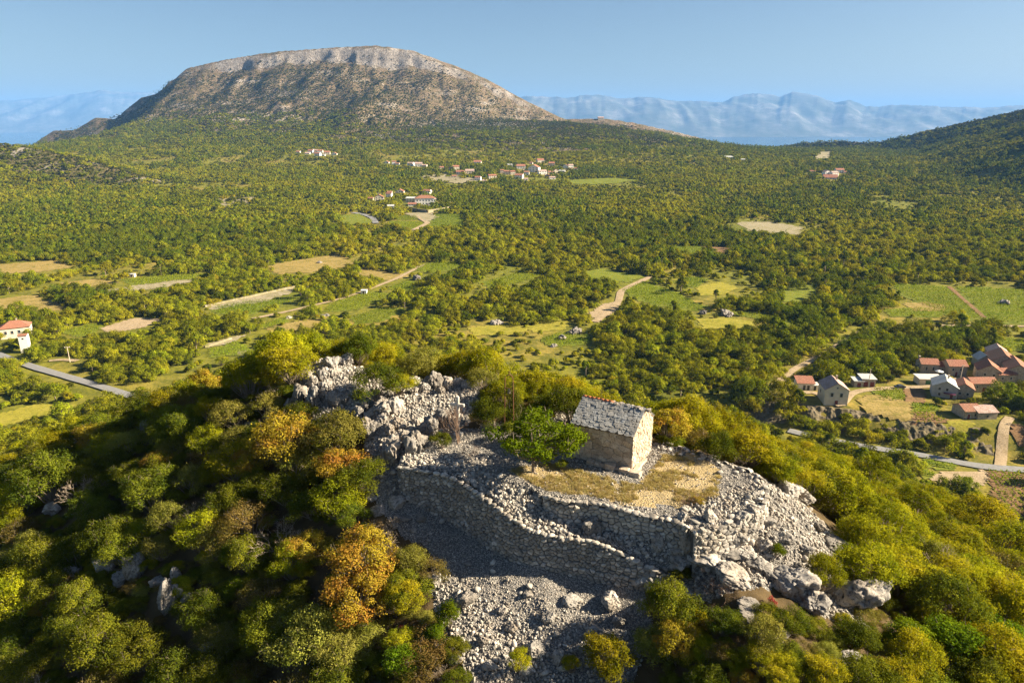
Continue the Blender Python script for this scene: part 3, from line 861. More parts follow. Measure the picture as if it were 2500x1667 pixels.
def rock_mesh(name, mat, seed, sub=3, planes=14, rough=.06, flat=1.0, blocky=.9, smooth=True, squeeze=1.0):
    g = np.random.default_rng(seed)
    bm = bmesh.new(); bmesh.ops.create_icosphere(bm, subdivisions=sub, radius=1.0)
    V = np.array([v.co[:] for v in bm.verts]); Fc = np.array([[v.index for v in f.verts] for f in bm.faces]); bm.free()
    n = rvec(planes, g); h = g.uniform(.55, .95, planes)
    dt = V @ n.T
    r = np.min(np.where(dt > .12, h / np.maximum(dt, .12), 9), axis=1)
    r = np.minimum(r, 1.15)
    r = blocky * r + (1 - blocky) * .85
    sd = int(seed) * 13
    Q = V.copy(); Q[:, 2] *= squeeze
    nz = fbm3(Q * 2.2 + 5, sd, 7 if sub > 4 else 4); crack = np.abs(fbm3(Q * 1.7 + 11, sd + 50, 3))
    r = r * (1 + rough * nz - rough * 1.4 * np.clip(.16 - crack, 0, 1) / .16)
    V = V * r[:, None]; V[:, 2] *= flat
    return mesh_np(name, V, Fc, mat, smooth)
BOULD = [rock_mesh('boulder_form', M['rock'], 1000 + i, 5, 9 + i, .16, 1.0, .95) for i in range(8)]
KARST = [rock_mesh('karst_form', M['rock'], 1100 + i, 5, 8 + i, .26, 1.1, .75, True, .45) for i in range(6)]
STONE = [rock_mesh('stone_form', M['stone'], 1200 + i, 2, 7, .05, .75, .95, False) for i in range(8)]
PEBB = [rock_mesh('pebble_form', M['stone'], 1300 + i, 1, 9, .03, .8, .95, False) for i in range(8)]

# geometry-node scatter for what nobody could count ----------------------------------------------
def scatter(name, P, S, Rot, idx, protos, label, cat):
    me = bpy.data.meshes.new(name)
    n = len(P)
    me.vertices.add(n); me.vertices.foreach_set('co', np.asarray(P, np.float32).ravel())
    a = me.attributes.new('pscale', 'FLOAT_VECTOR', 'POINT'); a.data.foreach_set('vector', np.asarray(S, np.float32).ravel())
    a = me.attributes.new('prot', 'FLOAT_VECTOR', 'POINT'); a.data.foreach_set('vector', np.asarray(Rot, np.float32).ravel())
    a = me.attributes.new('pick', 'INT', 'POINT'); a.data.foreach_set('value', np.asarray(idx, np.int32))
    c = bpy.data.collections.new(name + '_forms')
    for i, m in enumerate(protos):
        c.objects.link(bpy.data.objects.new('%s_form_%02d' % (name, i), m))
    ng = bpy.data.node_groups.new(name + '_scatter', 'GeometryNodeTree')
    ng.interface.new_socket('Geometry', in_out='INPUT', socket_type='NodeSocketGeometry')
    ng.interface.new_socket('Geometry', in_out='OUTPUT', socket_type='NodeSocketGeometry')
    N, L = ng.nodes, ng.links
    gi = N.new('NodeGroupInput'); go = N.new('NodeGroupOutput')
    ci = N.new('GeometryNodeCollectionInfo'); ci.inputs['Collection'].default_value = c
    ci.inputs['Separate Children'].default_value = True; ci.inputs['Reset Children'].default_value = True
    ip = N.new('GeometryNodeInstanceOnPoints'); ip.inputs['Pick Instance'].default_value = True
    def attr(nm, ty):
        a = N.new('GeometryNodeInputNamedAttribute'); a.data_type = ty; a.inputs['Name'].default_value = nm
        return [o for o in a.outputs if o.enabled and o.name == 'Attribute'][0]
    e2r = N.new('FunctionNodeEulerToRotation')
    L.new(gi.outputs[0], ip.inputs['Points']); L.new(ci.outputs[0], ip.inputs['Instance'])
    L.new(attr('pick', 'INT'), ip.inputs['Instance Index'])
    L.new(attr('prot', 'FLOAT_VECTOR'), e2r.inputs[0]); L.new(e2r.outputs[0], ip.inputs['Rotation'])
    L.new(attr('pscale', 'FLOAT_VECTOR'), ip.inputs['Scale'])
    L.new(ip.outputs[0], go.inputs[0])
    o = obj(name, me)
    md = o.modifiers.new('scatter', 'NODES'); md.node_group = ng
    tag(o, label, cat, kind='stuff')
    return o

# ------------------------------------------------------------------ chapel, walls, rocks
def clip(poly, nx, ny, c):
    """keep the side nx*x+ny*y<=c of a convex polygon"""
    out = []
    for i in range(len(poly)):
        a = poly[i]; b = poly[(i + 1) % len(poly)]
        da = nx * a[0] + ny * a[1] - c; db = nx * b[0] + ny * b[1] - c
        if da <= 0: out.append(a)
        if (da < 0 < db) or (db < 0 < da):
            t = da / (da - db); out.append((a[0] + (b[0] - a[0]) * t, a[1] + (b[1] - a[1]) * t))
    return out

def cells(x0, x1, y0, y1, w, h, g, gap=.012, jit=.36, aniso=1.0, extra=()):
    """irregular masonry: cells around staggered, jittered seeds; returns convex polygons shrunk by the joint"""
    seeds = []
    r = 0; y = y0 + h * .5
    while y < y1 + h * .4:
        hh = h * g.uniform(.85, 1.15)
        x = x0 + (g.random() - .5) * w
        while x < x1 + w * .5:
            seeds.append((x + w * g.uniform(-jit, jit) * .6, y + h * g.uniform(-jit, jit)))
            x += w * g.uniform(.6, 1.45)
        y += hh; r += 1
    S = np.array(seeds); S2 = S * np.array([1.0, aniso])
    res = []
    box = [(x0, y0), (x1, y0), (x1, y1), (x0, y1)]
    for i in range(len(S)):
        if not (x0 - w < S[i, 0] < x1 + w): continue
        poly = [(p[0], p[1] * aniso) for p in box]
        d = np.hypot(S2[:, 0] - S2[i, 0], S2[:, 1] - S2[i, 1])
        for j in np.argsort(d)[1:15]:
            nx, ny = S2[j] - S2[i]; L = math.hypot(nx, ny)
            if L < 1e-6: continue
            poly = clip(poly, nx, ny, nx * (S2[i, 0] + S2[j, 0]) / 2 + ny * (S2[i, 1] + S2[j, 1]) / 2 - gap * L)
            if len(poly) < 3: break
        for (nx, ny, c) in extra:
            if len(poly) >= 3: poly = clip(poly, nx, ny / aniso, c)
        if len(poly) < 3: continue
        poly = [(p[0], p[1] / aniso) for p in poly]
        # drop near-coincident corners
        q = [p for k, p in enumerate(poly) if math.hypot(p[0] - poly[k - 1][0], p[1] - poly[k - 1][1]) > .012]
        if len(q) < 3: continue
        A = .5 * abs(sum(q[k - 1][0] * q[k][1] - q[k][0] * q[k - 1][1] for k in range(len(q))))
        if A > .004: res.append((q, A))
    return res

def stone_prism(poly, place, back, front, bulge, g, cham=.03):
    """a stone from a convex outline; place(x, y, off) -> point"""
    n = len(poly)
    cx = sum(p[0] for p in poly) / n; cy_ = sum(p[1] for p in poly) / n
    V = []
    tiltx, tilty = g.uniform(-.12, .12, 2)
    def ring(s, off):
        for x, y in poly:
            xx, yy = cx + (x - cx) * s, cy_ + (y - cy_) * s
            V.append(place(xx, yy, off + (tiltx * (xx - cx) + tilty * (yy - cy_) if off > back + .01 else 0)))
    span = max(max(abs(p[0] - cx) for p in poly), max(abs(p[1] - cy_) for p in poly))
    ring(1, back); ring(1 * g.uniform(.97, 1.0), front - cham * .9); ring(max(.5, 1 - cham / span * 1.1), front)
    V.append(place(cx + g.uniform(-.2, .2) * span * .5, cy_ + g.uniform(-.2, .2) * span * .5, front + bulge))
    Fc = []
    for r in range(2):
        for k in range(n):
            a, b = r * n + k, r * n + (k + 1) % n
            Fc.append((a, b, b + n, a + n))
    for k in range(n): Fc.append((2 * n + k, 2 * n + (k + 1) % n, 3 * n))
    return V, Fc

# --- chapel
CW, CL, EAVE, RIDGE, BASE = 3.7, 4.25, 2.46, 3.62, -.45
chapel = empty('chapel', (7.55, 39.2, 0), R(60))
tag(chapel, 'small windowless stone chapel with a stone slab roof on the hilltop terrace', 'chapel')
def build_chapel():
    g = np.random.default_rng(21)
    mb = MB(); i = .05
    x0, x1, y0, y1 = i, CW - i, i, CL - i; xm = CW / 2
    zt = EAVE - .05; zr = RIDGE - .12
    vs = [(x0, y0, BASE), (x1, y0, BASE), (x1, y1, BASE), (x0, y1, BASE), (x0, y0, zt), (x1, y0, zt), (x1, y1, zt), (x0, y1, zt), (xm, y0, zr), (xm, y1, zr)]
    mb.add(vs, [(3, 2, 1, 0), (0, 1, 5, 8, 4), (2, 3, 7, 9, 6), (1, 2, 6, 5), (3, 0, 4, 7), (4, 8, 9, 7), (8, 5, 6, 9)])
    wall = obj('wall', mb.mesh('wall', M['mortar']), chapel)
    def put(c, place, back, front, bulge, cham, mat, var=.02):
        poly, A = c
        V, Fc = stone_prism(poly, place, back, front + g.uniform(-var, var), bulge, g, cham)
        o = obj('stone', mesh_np('stone', V, Fc, mat), wall)
    # gable towards the sun (local y = 0) and its opposite
    gl = [(-(RIDGE - EAVE), CW / 2, EAVE * CW / 2), ((RIDGE - EAVE), CW / 2, EAVE * CW / 2 + (RIDGE - EAVE) * CW)]
    for c in cells(0, CW, BASE, RIDGE, .34, .25, g, .014, .42, 1.3, gl):
        put(c, lambda x, y, o: (x, .07 - o, y), .0, .085, .012, .035, M['chapelstone'], .022)
    for c in cells(0, CW, BASE, RIDGE, .6, .4, g, .012, .35, 1.3, gl):
        put(c, lambda x, y, o: (CW - x, CL - .07 + o, y), .0, .075, .01, .03, M['chapelstone'])
    for c in cells(0, CL, BASE, EAVE, .62, .36, g, .006, .30, 1.3):
        put(c, lambda x, y, o: (.07 - o, CL - x, y), .0, .072, .004, .014, M['chapelstone'], .010)
    for c in cells(0, CL, BASE, EAVE, .7, .42, g, .008, .30, 1.3):
        put(c, lambda x, y, o: (CW - .07 + o, x, y), .0, .072, .004, .02, M['chapelstone'], .010)
    # roof: two sheets of bedding, then rows of overlapping slabs
    ang = math.atan2(RIDGE - EAVE, CW / 2); sl = math.hypot(RIDGE - EAVE, CW / 2)
    over = .13
    def rp(side, s, y, o):          # s up the slope from the eave, o above the roof plane
        x = s * math.cos(ang) - o * math.sin(ang); z = EAVE + s * math.sin(ang) + o * math.cos(ang)
        return (x, y, z) if side == 0 else (CW - x, y, z)
    mb = MB()
    for side in (0, 1):
        vs = [rp(side, s, y, o) for o in (-.06, .03) for s in (-over + .03, sl) for y in (-.02, CL + .03)]
        mb.add(vs, [(0, 1, 3, 2), (4, 6, 7, 5), (0, 4, 5, 1), (2, 3, 7, 6), (0, 2, 6, 4), (1, 5, 7, 3)])
    roof = obj('roof', mb.mesh('roof', M['mortar']), chapel)
    for side in (0, 1):
        s = -over; row = 0
        while s < sl - .08:
            rh = g.uniform(.16, .25); y = -.06 - g.uniform(0, .12)
            while y < CL + .02:
                w = g.uniform(.20, .46) if row else g.uniform(.3, .65)
                if side == 1: w *= 1.5
                hgt = rh * g.uniform(1.25, 1.75)
                n = int(g.integers(6, 9)); th = g.uniform(.025, .05)
                ya, yb = max(y, -.09), min(y + w, CL + .07)
                cy_, cs = (ya + yb) / 2, s + hgt / 2 + g.uniform(-.03, .03)
                if yb - ya > .12:
                    pts = []
                    for k in range(n):
                        a = 2 * math.pi * (k + g.uniform(-.25, .25)) / n
                        e = 3.2
                        ca, sa = math.cos(a), math.sin(a)
                        rr = (abs(ca) ** e + abs(sa) ** e) ** (-1 / e) * g.uniform(.86, 1.04)
                        pts.append((cs + rr * sa * hgt / 2, cy_ + rr * ca * (yb - ya) / 2 * 1.03))
                    tl = g.uniform(.06, .16); ty = g.uniform(-.05, .05)
                    def ht(ps, py): return .045 + tl * (s + hgt - ps) * .55 + ty * (py - cy_) + .0
                    top = [rp(side, min(a, sl + .04), b, ht(a, b) + th) for a, b in pts]; bot = [rp(side, min(a, sl + .03), b, ht(a, b)) for a, b in pts]
                    V = bot + top
                    if side == 0: Fc = [tuple(range(n, 2 * n)), tuple(range(n - 1, -1, -1))] + [(k, (k + 1) % n, n + (k + 1) % n, n + k) for k in range(n)]
                    else: Fc = [tuple(range(n, 2 * n)), tuple(range(n - 1, -1, -1))] + [(k, (k + 1) % n, n + (k + 1) % n, n + k) for k in range(n)]
                    me = mesh_np('slab', V, Fc, M['slab'])
                    obj('slab', me, roof)
                y += w * .97
            s += rh * (.9 if row else .8); row += 1
    # ridge: old clay tiles over the far half, stones over the near half
    y = CL + .05
    while y > 2.3:
        L = .36; mb = MB()
        n = 7; vs = []; fs = []
        for e in (0, 1):
            for rad in (.105, .09):
                for k in range(n):
                    a = math.pi * k / (n - 1)
                    vs.append((xm + rad * 1.05 * math.cos(a) * (1 - .08 * e), y - L * e, RIDGE + .02 + rad * .8 * math.sin(a) + .025 * (1 - e)))
        for k in range(n - 1):
            fs += [(k, k + 1, 2 * n + k + 1, 2 * n + k), (n + k, 3 * n + k, 3 * n + k + 1, n + k + 1), (k, n + k, n + k + 1, k + 1), (2 * n + k, 2 * n + k + 1, 3 * n + k + 1, 3 * n + k)]
        mb.add(vs, fs)
        obj('ridge_tile', mb.mesh('ridge_tile', M['redtile'], True), roof)
        y -= .31
    y = 2.3
    k = 0
    while y > -.05:
        w = g.uniform(.25, .42)
        obj('ridge_stone', BOULD[k % 8], roof, (xm + g.uniform(-.05, .05), y - w / 2, RIDGE + .0), (g.uniform(-.2, .2), g.uniform(-.2, .2), g.uniform(-.4, .4)), (.24, w * .62, .10))
        y -= w; k += 1
    # foundation blocks standing out at the foot of the long wall and at the corner
    y = 2.9
    for w, dx, hz in ((.46, .26, .30), (.40, .24, .26), (.36, .22, .24), (.62, .32, .40), (.30, .2, .2), (.62, .30, .34), (.74, .34, .30)):
        mb = MB(); mb.box(-.5, .5, -.5, .5, -.5, .5)
        me = mb.mesh('foundation_block', M['chapelstone'])
        bm = bmesh.new(); bm.from_mesh(me); bmesh.ops.bevel(bm, geom=bm.edges[:], offset=.09, segments=1, affect='EDGES')
        for v in bm.verts: v.co += Vector(g.uniform(-.05, .05, 3))
        bm.to_mesh(me); bm.free()
        obj('foundation_block', me, chapel, (-.14 - dx / 2 + g.uniform(-.04, .04), y - w / 2, hz / 2 - .06), (g.uniform(-.06, .06), g.uniform(-.06, .06), g.uniform(-.1, .1)), (dx + .18, w, hz + .1))
        y -= w + .02
    mb = MB(); mb.box(-.5, .5, -.5, .5, -.5, .5)
    me = mb.mesh('foundation_block', M['chapelstone'])
    bm = bmesh.new(); bm.from_mesh(me); bmesh.ops.bevel(bm, geom=bm.edges[:], offset=.06, segments=1, affect='EDGES'); bm.to_mesh(me); bm.free()
    obj('foundation_block', me, chapel, (.42, -.22, .06), (0, 0, .08), (1.15, .34, .34))
    obj('foundation_block', me, chapel, (1.65, -.16, .0), (0, 0, -.05), (.9, .25, .22))
build_chapel()

# --- dry-stone walls: face stones over a dark fill
def wall_path(P):
    P = [np.array(p, float) for p in P]
    seg = [np.linalg.norm(P[i + 1][:2] - P[i][:2]) for i in range(len(P) - 1)]
    cum = np.concatenate([[0], np.cumsum(seg)])
    def at(s):
        s = min(max(s, 0), cum[-1] - 1e-6); i = int(np.searchsorted(cum, s, 'right') - 1); t_ = (s - cum[i]) / seg[i]
        return P[i] * (1 - t_) + P[i + 1] * t_
    xs = np.linspace(0, cum[-1], 80)
    pts = np.array([at(q) for q in xs])
    for c in (0, 1):
        k = np.convolve(np.pad(pts[:, c], 5, mode='edge'), np.ones(11) / 11, 'valid'); pts[:, c] = k
    def at2(s): return np.array([np.interp(s, xs, pts[:, c]) for c in range(pts.shape[1])])
    def nrm(s):
        d = at2(min(s + .3, cum[-1])) - at2(max(s - .3, 0)); n = np.array([d[1], -d[0]]); return n / np.linalg.norm(n)
    return at2, nrm, cum[-1]

def dry_wall(name, label, P, w, h, seed, batter=.22, keep=300, thick=.5):
    g = np.random.default_rng(seed)
    at, nrm, L = wall_path(P)
    root = empty(name, tuple(P[0][:2]) + (P[0][3],)); tag(root, label, 'wall')
    o3 = np.array(root.location)
    zlo = min(p[3] for p in P) - .25; zhi = max(p[2] for p in P) + .1
    def place(s, z, off):
        q = at(s); n = nrm(s); b = batter * (q[2] - z) / 2.2
        return (q[0] + n[0] * (off + b) - o3[0], q[1] + n[1] * (off + b) - o3[1], z - o3[2])
    st = []
    for poly, A in cells(0, L, zlo, zhi, w, h, g, .014, .42, 1.35):
        cs = np.mean([p[0] for p in poly]); cz = np.mean([p[1] for p in poly]); q = at(cs)
        if cz > q[2] + g.uniform(-.10, .10) or cz < q[3] - .22: continue
        st.append((A, poly))
    st.sort(key=lambda a: -a[0])
    rest = MB()
    for i, (A, poly) in enumerate(st):
        V, Fc = stone_prism(poly, place, -.16, .06 + g.uniform(-.07, .08), g.uniform(.01, .04), g, .05)
        if i < keep: obj('stone', mesh_np('stone', V, Fc, M['wallstone']), root)
        else: rest.add(V, Fc)
    if rest.v: tag(obj('small_stones', rest.mesh('small_stones', M['wallstone']), root), kind='stuff')
    mb = MB(); n = 60; vs = []
    for k in range(n + 1):
        s = L * k / n; q = at(s)
        for z, off in ((q[3] - .4, -.06), (q[2] - .12, -.06), (q[2] - .12, -thick), (q[3] - .4, -thick)):
            vs.append(place(s, z, off))
    fs = [(0, 1, 2, 3)[::-1], tuple(n * 4 + i for i in range(4))]
    for k in range(n):
        for i in range(4):
            a, b = k * 4 + i, k * 4 + (i + 1) % 4; fs.append((a, a + 4, b + 4, b))
    mb.add(vs, fs)
    obj('fill', mb.mesh('fill', M['core']), root)
    return root, at, nrm, L
dry_wall('retaining_wall', 'long dry-stone retaining wall stepping down in shade below the terrace', LOWW, .30, .17, 31)
dry_wall('terrace_wall', 'short dry-stone wall holding the chapel terrace above the rubble ledge', UPW, .34, .22, 32, .12)
PW = [(p[0], p[1], .12, h1(p[0] + (.6 if i < 5 else .3), p[1] + (.5 if i < 4 else -.3)) - .1) for i, p in enumerate(PERIM)][::-1]
PW = [(p[0], p[1], .05, -2.3) for p in PERIM_FRONT] + PW
dry_wall('perimeter_wall', 'collapsed dry-stone wall curving round the sunlit side of the terrace', PW, .36, .24, 33, .15)

ORD = ['first', 'second', 'third', 'fourth', 'fifth', 'sixth', 'seventh', 'eighth', 'ninth', 'tenth', 'eleventh', 'twelfth', 'thirteenth', 'fourteenth', 'fifteenth', 'sixteenth', 'seventeenth',
       'eighteenth', 'nineteenth', 'twentieth', 'twenty-first', 'twenty-second', 'twenty-third', 'twenty-fourth', 'twenty-fifth', 'twenty-sixth', 'twenty-seventh', 'twenty-eighth', 'twenty-ninth', 'thirtieth']
def rocks(group, where, L, forms, seed, lift=0.0):
    """L: (x, base y, width, height in photograph pixels[, lean])"""
    g = np.random.default_rng(seed)
    for i, e in enumerate(sorted(L)):
        px, py, w, h = e[:4]
        P = gp(px, py); m = mpp(P)
        lab = e[5] if len(e) > 5 else '%s boulder from the left %s' % (ORD[i], where)
        sx, sz = w * m / 2 * 1.05, h * m / 2 * 1.18
        sy = (sx * .9 + sz * .3) * g.uniform(.75, 1.0)
        lean = e[4] if len(e) > 4 else g.uniform(-.15, .15)
        o = obj('boulder', forms[int(g.integers(len(forms)))], None, (P[0], P[1] + sy * .45, P[2] + sz * .62 + lift), (g.uniform(-.15, .15), lean, g.uniform(-.5, .5)), (sx, sy, sz))
        tag(o, lab, 'boulder', group)
rocks('outcrop behind the chapel', 'in the grey karst outcrop behind the cross', [(805, 897, 40, 26), (844, 892, 42, 26), (790, 923, 40, 27), (815, 915, 32, 18), (758, 930, 32, 24), (729, 995, 38, 48), (764, 997, 38, 54),
      (786, 982, 24, 32), (815, 990, 46, 36), (764, 948, 32, 28), (795, 952, 28, 28), (703, 1008, 27, 34), (872, 976, 32, 22), (911, 976, 27, 28), (840, 985, 30, 22), (745, 965, 26, 24), (830, 960, 26, 18)], KARST, 61)
rocks('rocks left of the cross', 'among the rounded rocks below the karst outcrop', [(932, 996, 24, 28), (962, 1004, 48, 36), (928, 1024, 62, 40), (874, 1031, 32, 32), (901, 1026, 32, 26), (897, 1068, 54, 50), (930, 1037, 38, 25), (969, 1047, 38, 27), (950, 1062, 30, 22), (890, 1005, 26, 20),
      (1048, 1066, 54, 48), (1081, 1040, 48, 32), (1010, 1103, 60, 54), (952, 1130, 56, 60), (985, 1075, 30, 22), (1020, 1035, 30, 18)], KARST, 62)
rocks('sunlit rocks behind the cross', 'in the sunlit row of rocks behind the cross', [(1057, 948, 42, 36), (1093, 952, 38, 26), (1118, 949, 36, 24), (1150, 948, 42, 22), (1035, 955, 26, 18), (1075, 962, 28, 18), (1010, 962, 26, 16)], KARST, 63)
rocks('rocks in the shaded slope', 'showing through the shaded shrubs of the left slope', [(545, 950, 32, 32), (719, 1024, 54, 16), (125, 1262, 42, 27), (260, 1400, 50, 45), (333, 1412, 54, 64), (287, 1432, 44, 28), (172, 1430, 42, 42), (406, 1502, 48, 96, .25), (440, 1472, 32, 44, -.2), (427, 1422, 28, 32),
      (354, 1066, 32, 42), (615, 1056, 34, 18), (30, 1440, 40, 34), (505, 1600, 34, 22), (385, 1440, 34, 24), (455, 1500, 26, 50, .1)], BOULD, 64, .25)
rocks('bedrock below the terrace corner', 'among the bedrock below the terrace corner', [(1691, 1337, 64, 36), (1606, 1348, 30, 44), (1866, 1347, 34, 30), (1590, 1437, 84, 62), (1798, 1322, 60, 42), (1700, 1372, 60, 34), (1660, 1362, 46, 40),
      (1740, 1398, 96, 46, .35), (1800, 1428, 96, 42, .35), (1860, 1400, 60, 30, .3), (1900, 1425, 66, 28, .3), (1665, 1395, 60, 50, .2), (1780, 1365, 70, 26, .3), (1830, 1370, 50, 26, .2)], BOULD, 65)
rocks('stones on the terrace edge', 'along the broken front edge of the terrace', [(1636, 1287, 38, 32), (1666, 1278, 20, 30), (1734, 1274, 36, 32), (1806, 1287, 40, 42), (1840, 1272, 38, 40), (1770, 1290, 30, 24), (1690, 1300, 34, 22), (1752, 1262, 24, 18), (1715, 1318, 40, 30), (1752, 1322, 36, 30), (1790, 1308, 34, 30), (1828, 1300, 36, 28), (1850, 1300, 30, 26), (1735, 1300, 30, 26), (1810, 1330, 30, 22), (1684, 1338, 46, 66), (1668, 1330, 36, 40), (1704, 1338, 36, 40)], BOULD, 66)
rocks('boulders on the sunny slope', 'on the slope at the lower right', [(1942, 1462, 98, 76), (2108, 1502, 136, 90), (2053, 1463, 54, 44), (2257, 1378, 84, 48), (2474, 1482, 64, 38), (2485, 1515, 50, 30), (1930, 1212, 64, 40), (1968, 1232, 54, 28), (1874, 1287, 42, 28), (2036, 1342, 64, 32), (1968, 1357, 38, 30),
      (2065, 1642, 76, 44), (1840, 1495, 70, 26, .3), (1852, 1530, 80, 28, .35), (1890, 1562, 84, 28, .35), (2000, 1300, 40, 24), (1925, 1330, 40, 26), (1990, 1500, 70, 50), (2300, 1395, 50, 34), (2400, 1450, 40, 24), (2095, 1365, 40, 22)], BOULD, 67)
rocks('boulders in the scree', 'lying in the grey scree below the retaining wall', [(1140, 1482, 46, 42), (1393, 1477, 54, 20), (1491, 1482, 48, 42), (1461, 1562, 54, 30), (1308, 1602, 48, 36), (1364, 1622, 22, 42), (1180, 1577, 28, 26), (1342, 1522, 38, 32), (1250, 1545, 30, 24), (1290, 1460, 22, 18), (1225, 1500, 26, 20), (1420, 1600, 30, 24), (1510, 1530, 30, 28), (1110, 1625, 40, 30), (1200, 1640, 34, 26), (1290, 1650, 34, 24), (1060, 1430, 30, 22)], BOULD, 68)
rocks('rocks by the wall foot', 'at the shaded foot of the retaining wall', [(968, 1242, 36, 32), (921, 1262, 36, 30), (980, 1274, 44, 16), (1030, 1275, 26, 18), (905, 1225, 26, 20), (1448, 1302, 52, 46), (1244, 1287, 34, 28)], BOULD, 69)

# single loose stones: the larger ones one by one, the rest as scree
def poly_points(P, n, g):
    xs = [p[0] for p in P]; ys = [p[1] for p in P]; out = []
    while len(out) < n:
        x = g.uniform(min(xs), max(xs), n * 3); y = g.uniform(min(ys), max(ys), n * 3)
        k = inpoly(x, y, P)
        out += list(zip(x[k], y[k]))
    return np.array(out[:n])
def loose():
    g = np.random.default_rng(70)
    spec = [(SCREE_A, 70, 'loose grey stone in the scree field below the retaining wall', (.10, .24)), (T1, 60, 'loose stone piled on the ledge between the two terrace walls', (.10, .20)),
            (SCREE_B, 60, 'loose stone on the bare rocky ground right of the terrace corner', (.10, .28)), (OUTC, 45, 'loose stone between the rocks of the outcrop behind the chapel', (.12, .28)), (BACKR, 14, 'loose pale stone behind the back of the chapel', (.12, .26))]
    for P, n, lab, (a, b) in spec:
        pts = poly_points(P, n, g); z = H(pts[:, 0], pts[:, 1])
        for (x, y), zz in zip(pts, z):
            r = a + (b - a) * g.random() ** 2
            o = obj('loose_stone', STONE[int(g.integers(8))], None, (x, y, zz + r * .35), tuple(g.uniform(-.5, .5, 2)) + (g.uniform(0, 6.28),), (r * g.uniform(.9, 1.4), r, r * g.uniform(.8, 1.1)))
            tag(o, lab, 'stone', lab)
    at, nrm, L = wall_path([p + (0, 0) for p in PERIM[::-1]])
    for k in range(50):
        s = g.random() * L; q = at(s); n = nrm(s); off = abs(g.normal()) * .5 + .16
        x, y = q[0] - n[0] * off, q[1] - n[1] * off
        r = g.uniform(.11, .23)
        o = obj('loose_stone', STONE[int(g.integers(8))], None, (x, y, max(h1(x, y), .0) + r * .4 + .06 * (abs(off) < .3)), tuple(g.uniform(-.5, .5, 2)) + (g.uniform(0, 6.28),), (r * g.uniform(.9, 1.4), r, r * .75))
        tag(o, 'loose stone heaped along the collapsed wall on the sunlit side of the terrace', 'stone', 'stones heaped along the perimeter wall')
    # coping stones on the front walls
    for Wl, n, lab in ((LOWW, 62, 'loose coping stone on the top edge of the long retaining wall'), (UPW, 34, 'coping stone along the top of the short terrace wall')):
        at, nrm, L = wall_path(Wl)
        for k in range(n):
            s = L * (k + g.uniform(.1, .9)) / n; q = at(s); nn = nrm(s)
            r = g.uniform(.13, .21)
            o = obj('coping_stone', STONE[int(g.integers(8))], None, (q[0] - nn[0] * .10, q[1] - nn[1] * .10, q[2] + r * .30), tuple(g.uniform(-.2, .2, 2)) + (math.atan2(nn[0], -nn[1]) + g.uniform(-.3, .3),), (r * g.uniform(1.1, 1.5), r * 1.1, r * .8))
            tag(o, lab, 'stone', lab)
    P = []; S = []; Ro = []
    for poly, den, a, b in ((SCREE_A, 110, .02, .11), (T1, 90, .04, .16), (T2, 60, .02, .085), (SCREE_B, 75, .03, .15), (OUTC, 70, .04, .16), (BACKR, 60, .04, .14)):
        xs = [p[0] for p in poly]; ys = [p[1] for p in poly]
        A = .5 * abs(sum(poly[k - 1][0] * poly[k][1] - poly[k][0] * poly[k - 1][1] for k in range(len(poly))))
        pts = poly_points(poly, int(A * den), g)
        if poly is T2:      # the middle of the terrace is trodden grass
            d = inpoly(pts[:, 0], pts[:, 1], DRYP); pts = pts[~d | (g.random(len(pts)) < .22)]
            lx = (pts[:, 0] - 7.55) * math.cos(R(60)) + (pts[:, 1] - 39.2) * math.sin(R(60)); ly = -(pts[:, 0] - 7.55) * math.sin(R(60)) + (pts[:, 1] - 39.2) * math.cos(R(60))
            pts = pts[~((lx > 0) & (lx < CW) & (ly > 0) & (ly < CL))]
        e_ = .22; zz = [H(pts[:, 0] + a_, pts[:, 1] + b_) for a_, b_ in ((e_, 0), (-e_, 0), (0, e_), (0, -e_))]; pts = pts[(np.abs(zz[0] - zz[1]) < .6) & (np.abs(zz[2] - zz[3]) < .6)]
        dw = polydist(pts[:, 0], pts[:, 1], LOWW)[0]
        if poly is T1: pts = pts[dw > .35]; dw = dw[dw > .35]
        bb = b * (.45 + .75 * sstep(.5, 5.5, dw)) if poly is SCREE_A else b
        r = a + (bb - a) * g.random(len(pts)) ** 3
        P.append(np.column_stack([pts, H(pts[:, 0], pts[:, 1]) + r * .3])); S.append(np.column_stack([r * g.uniform(.9, 1.5, len(r)), r, r * g.uniform(.7, 1.1, len(r))])); Ro.append(g.uniform(-3, 3, (len(r), 3)))
    P = np.concatenate(P); S = np.concatenate(S); Ro = np.concatenate(Ro)
    scatter('scree', P, S, Ro, g.integers(0, 8, len(P)), PEBB, 'grey limestone rubble and scree covering the bare hilltop', 'scree')
loose()

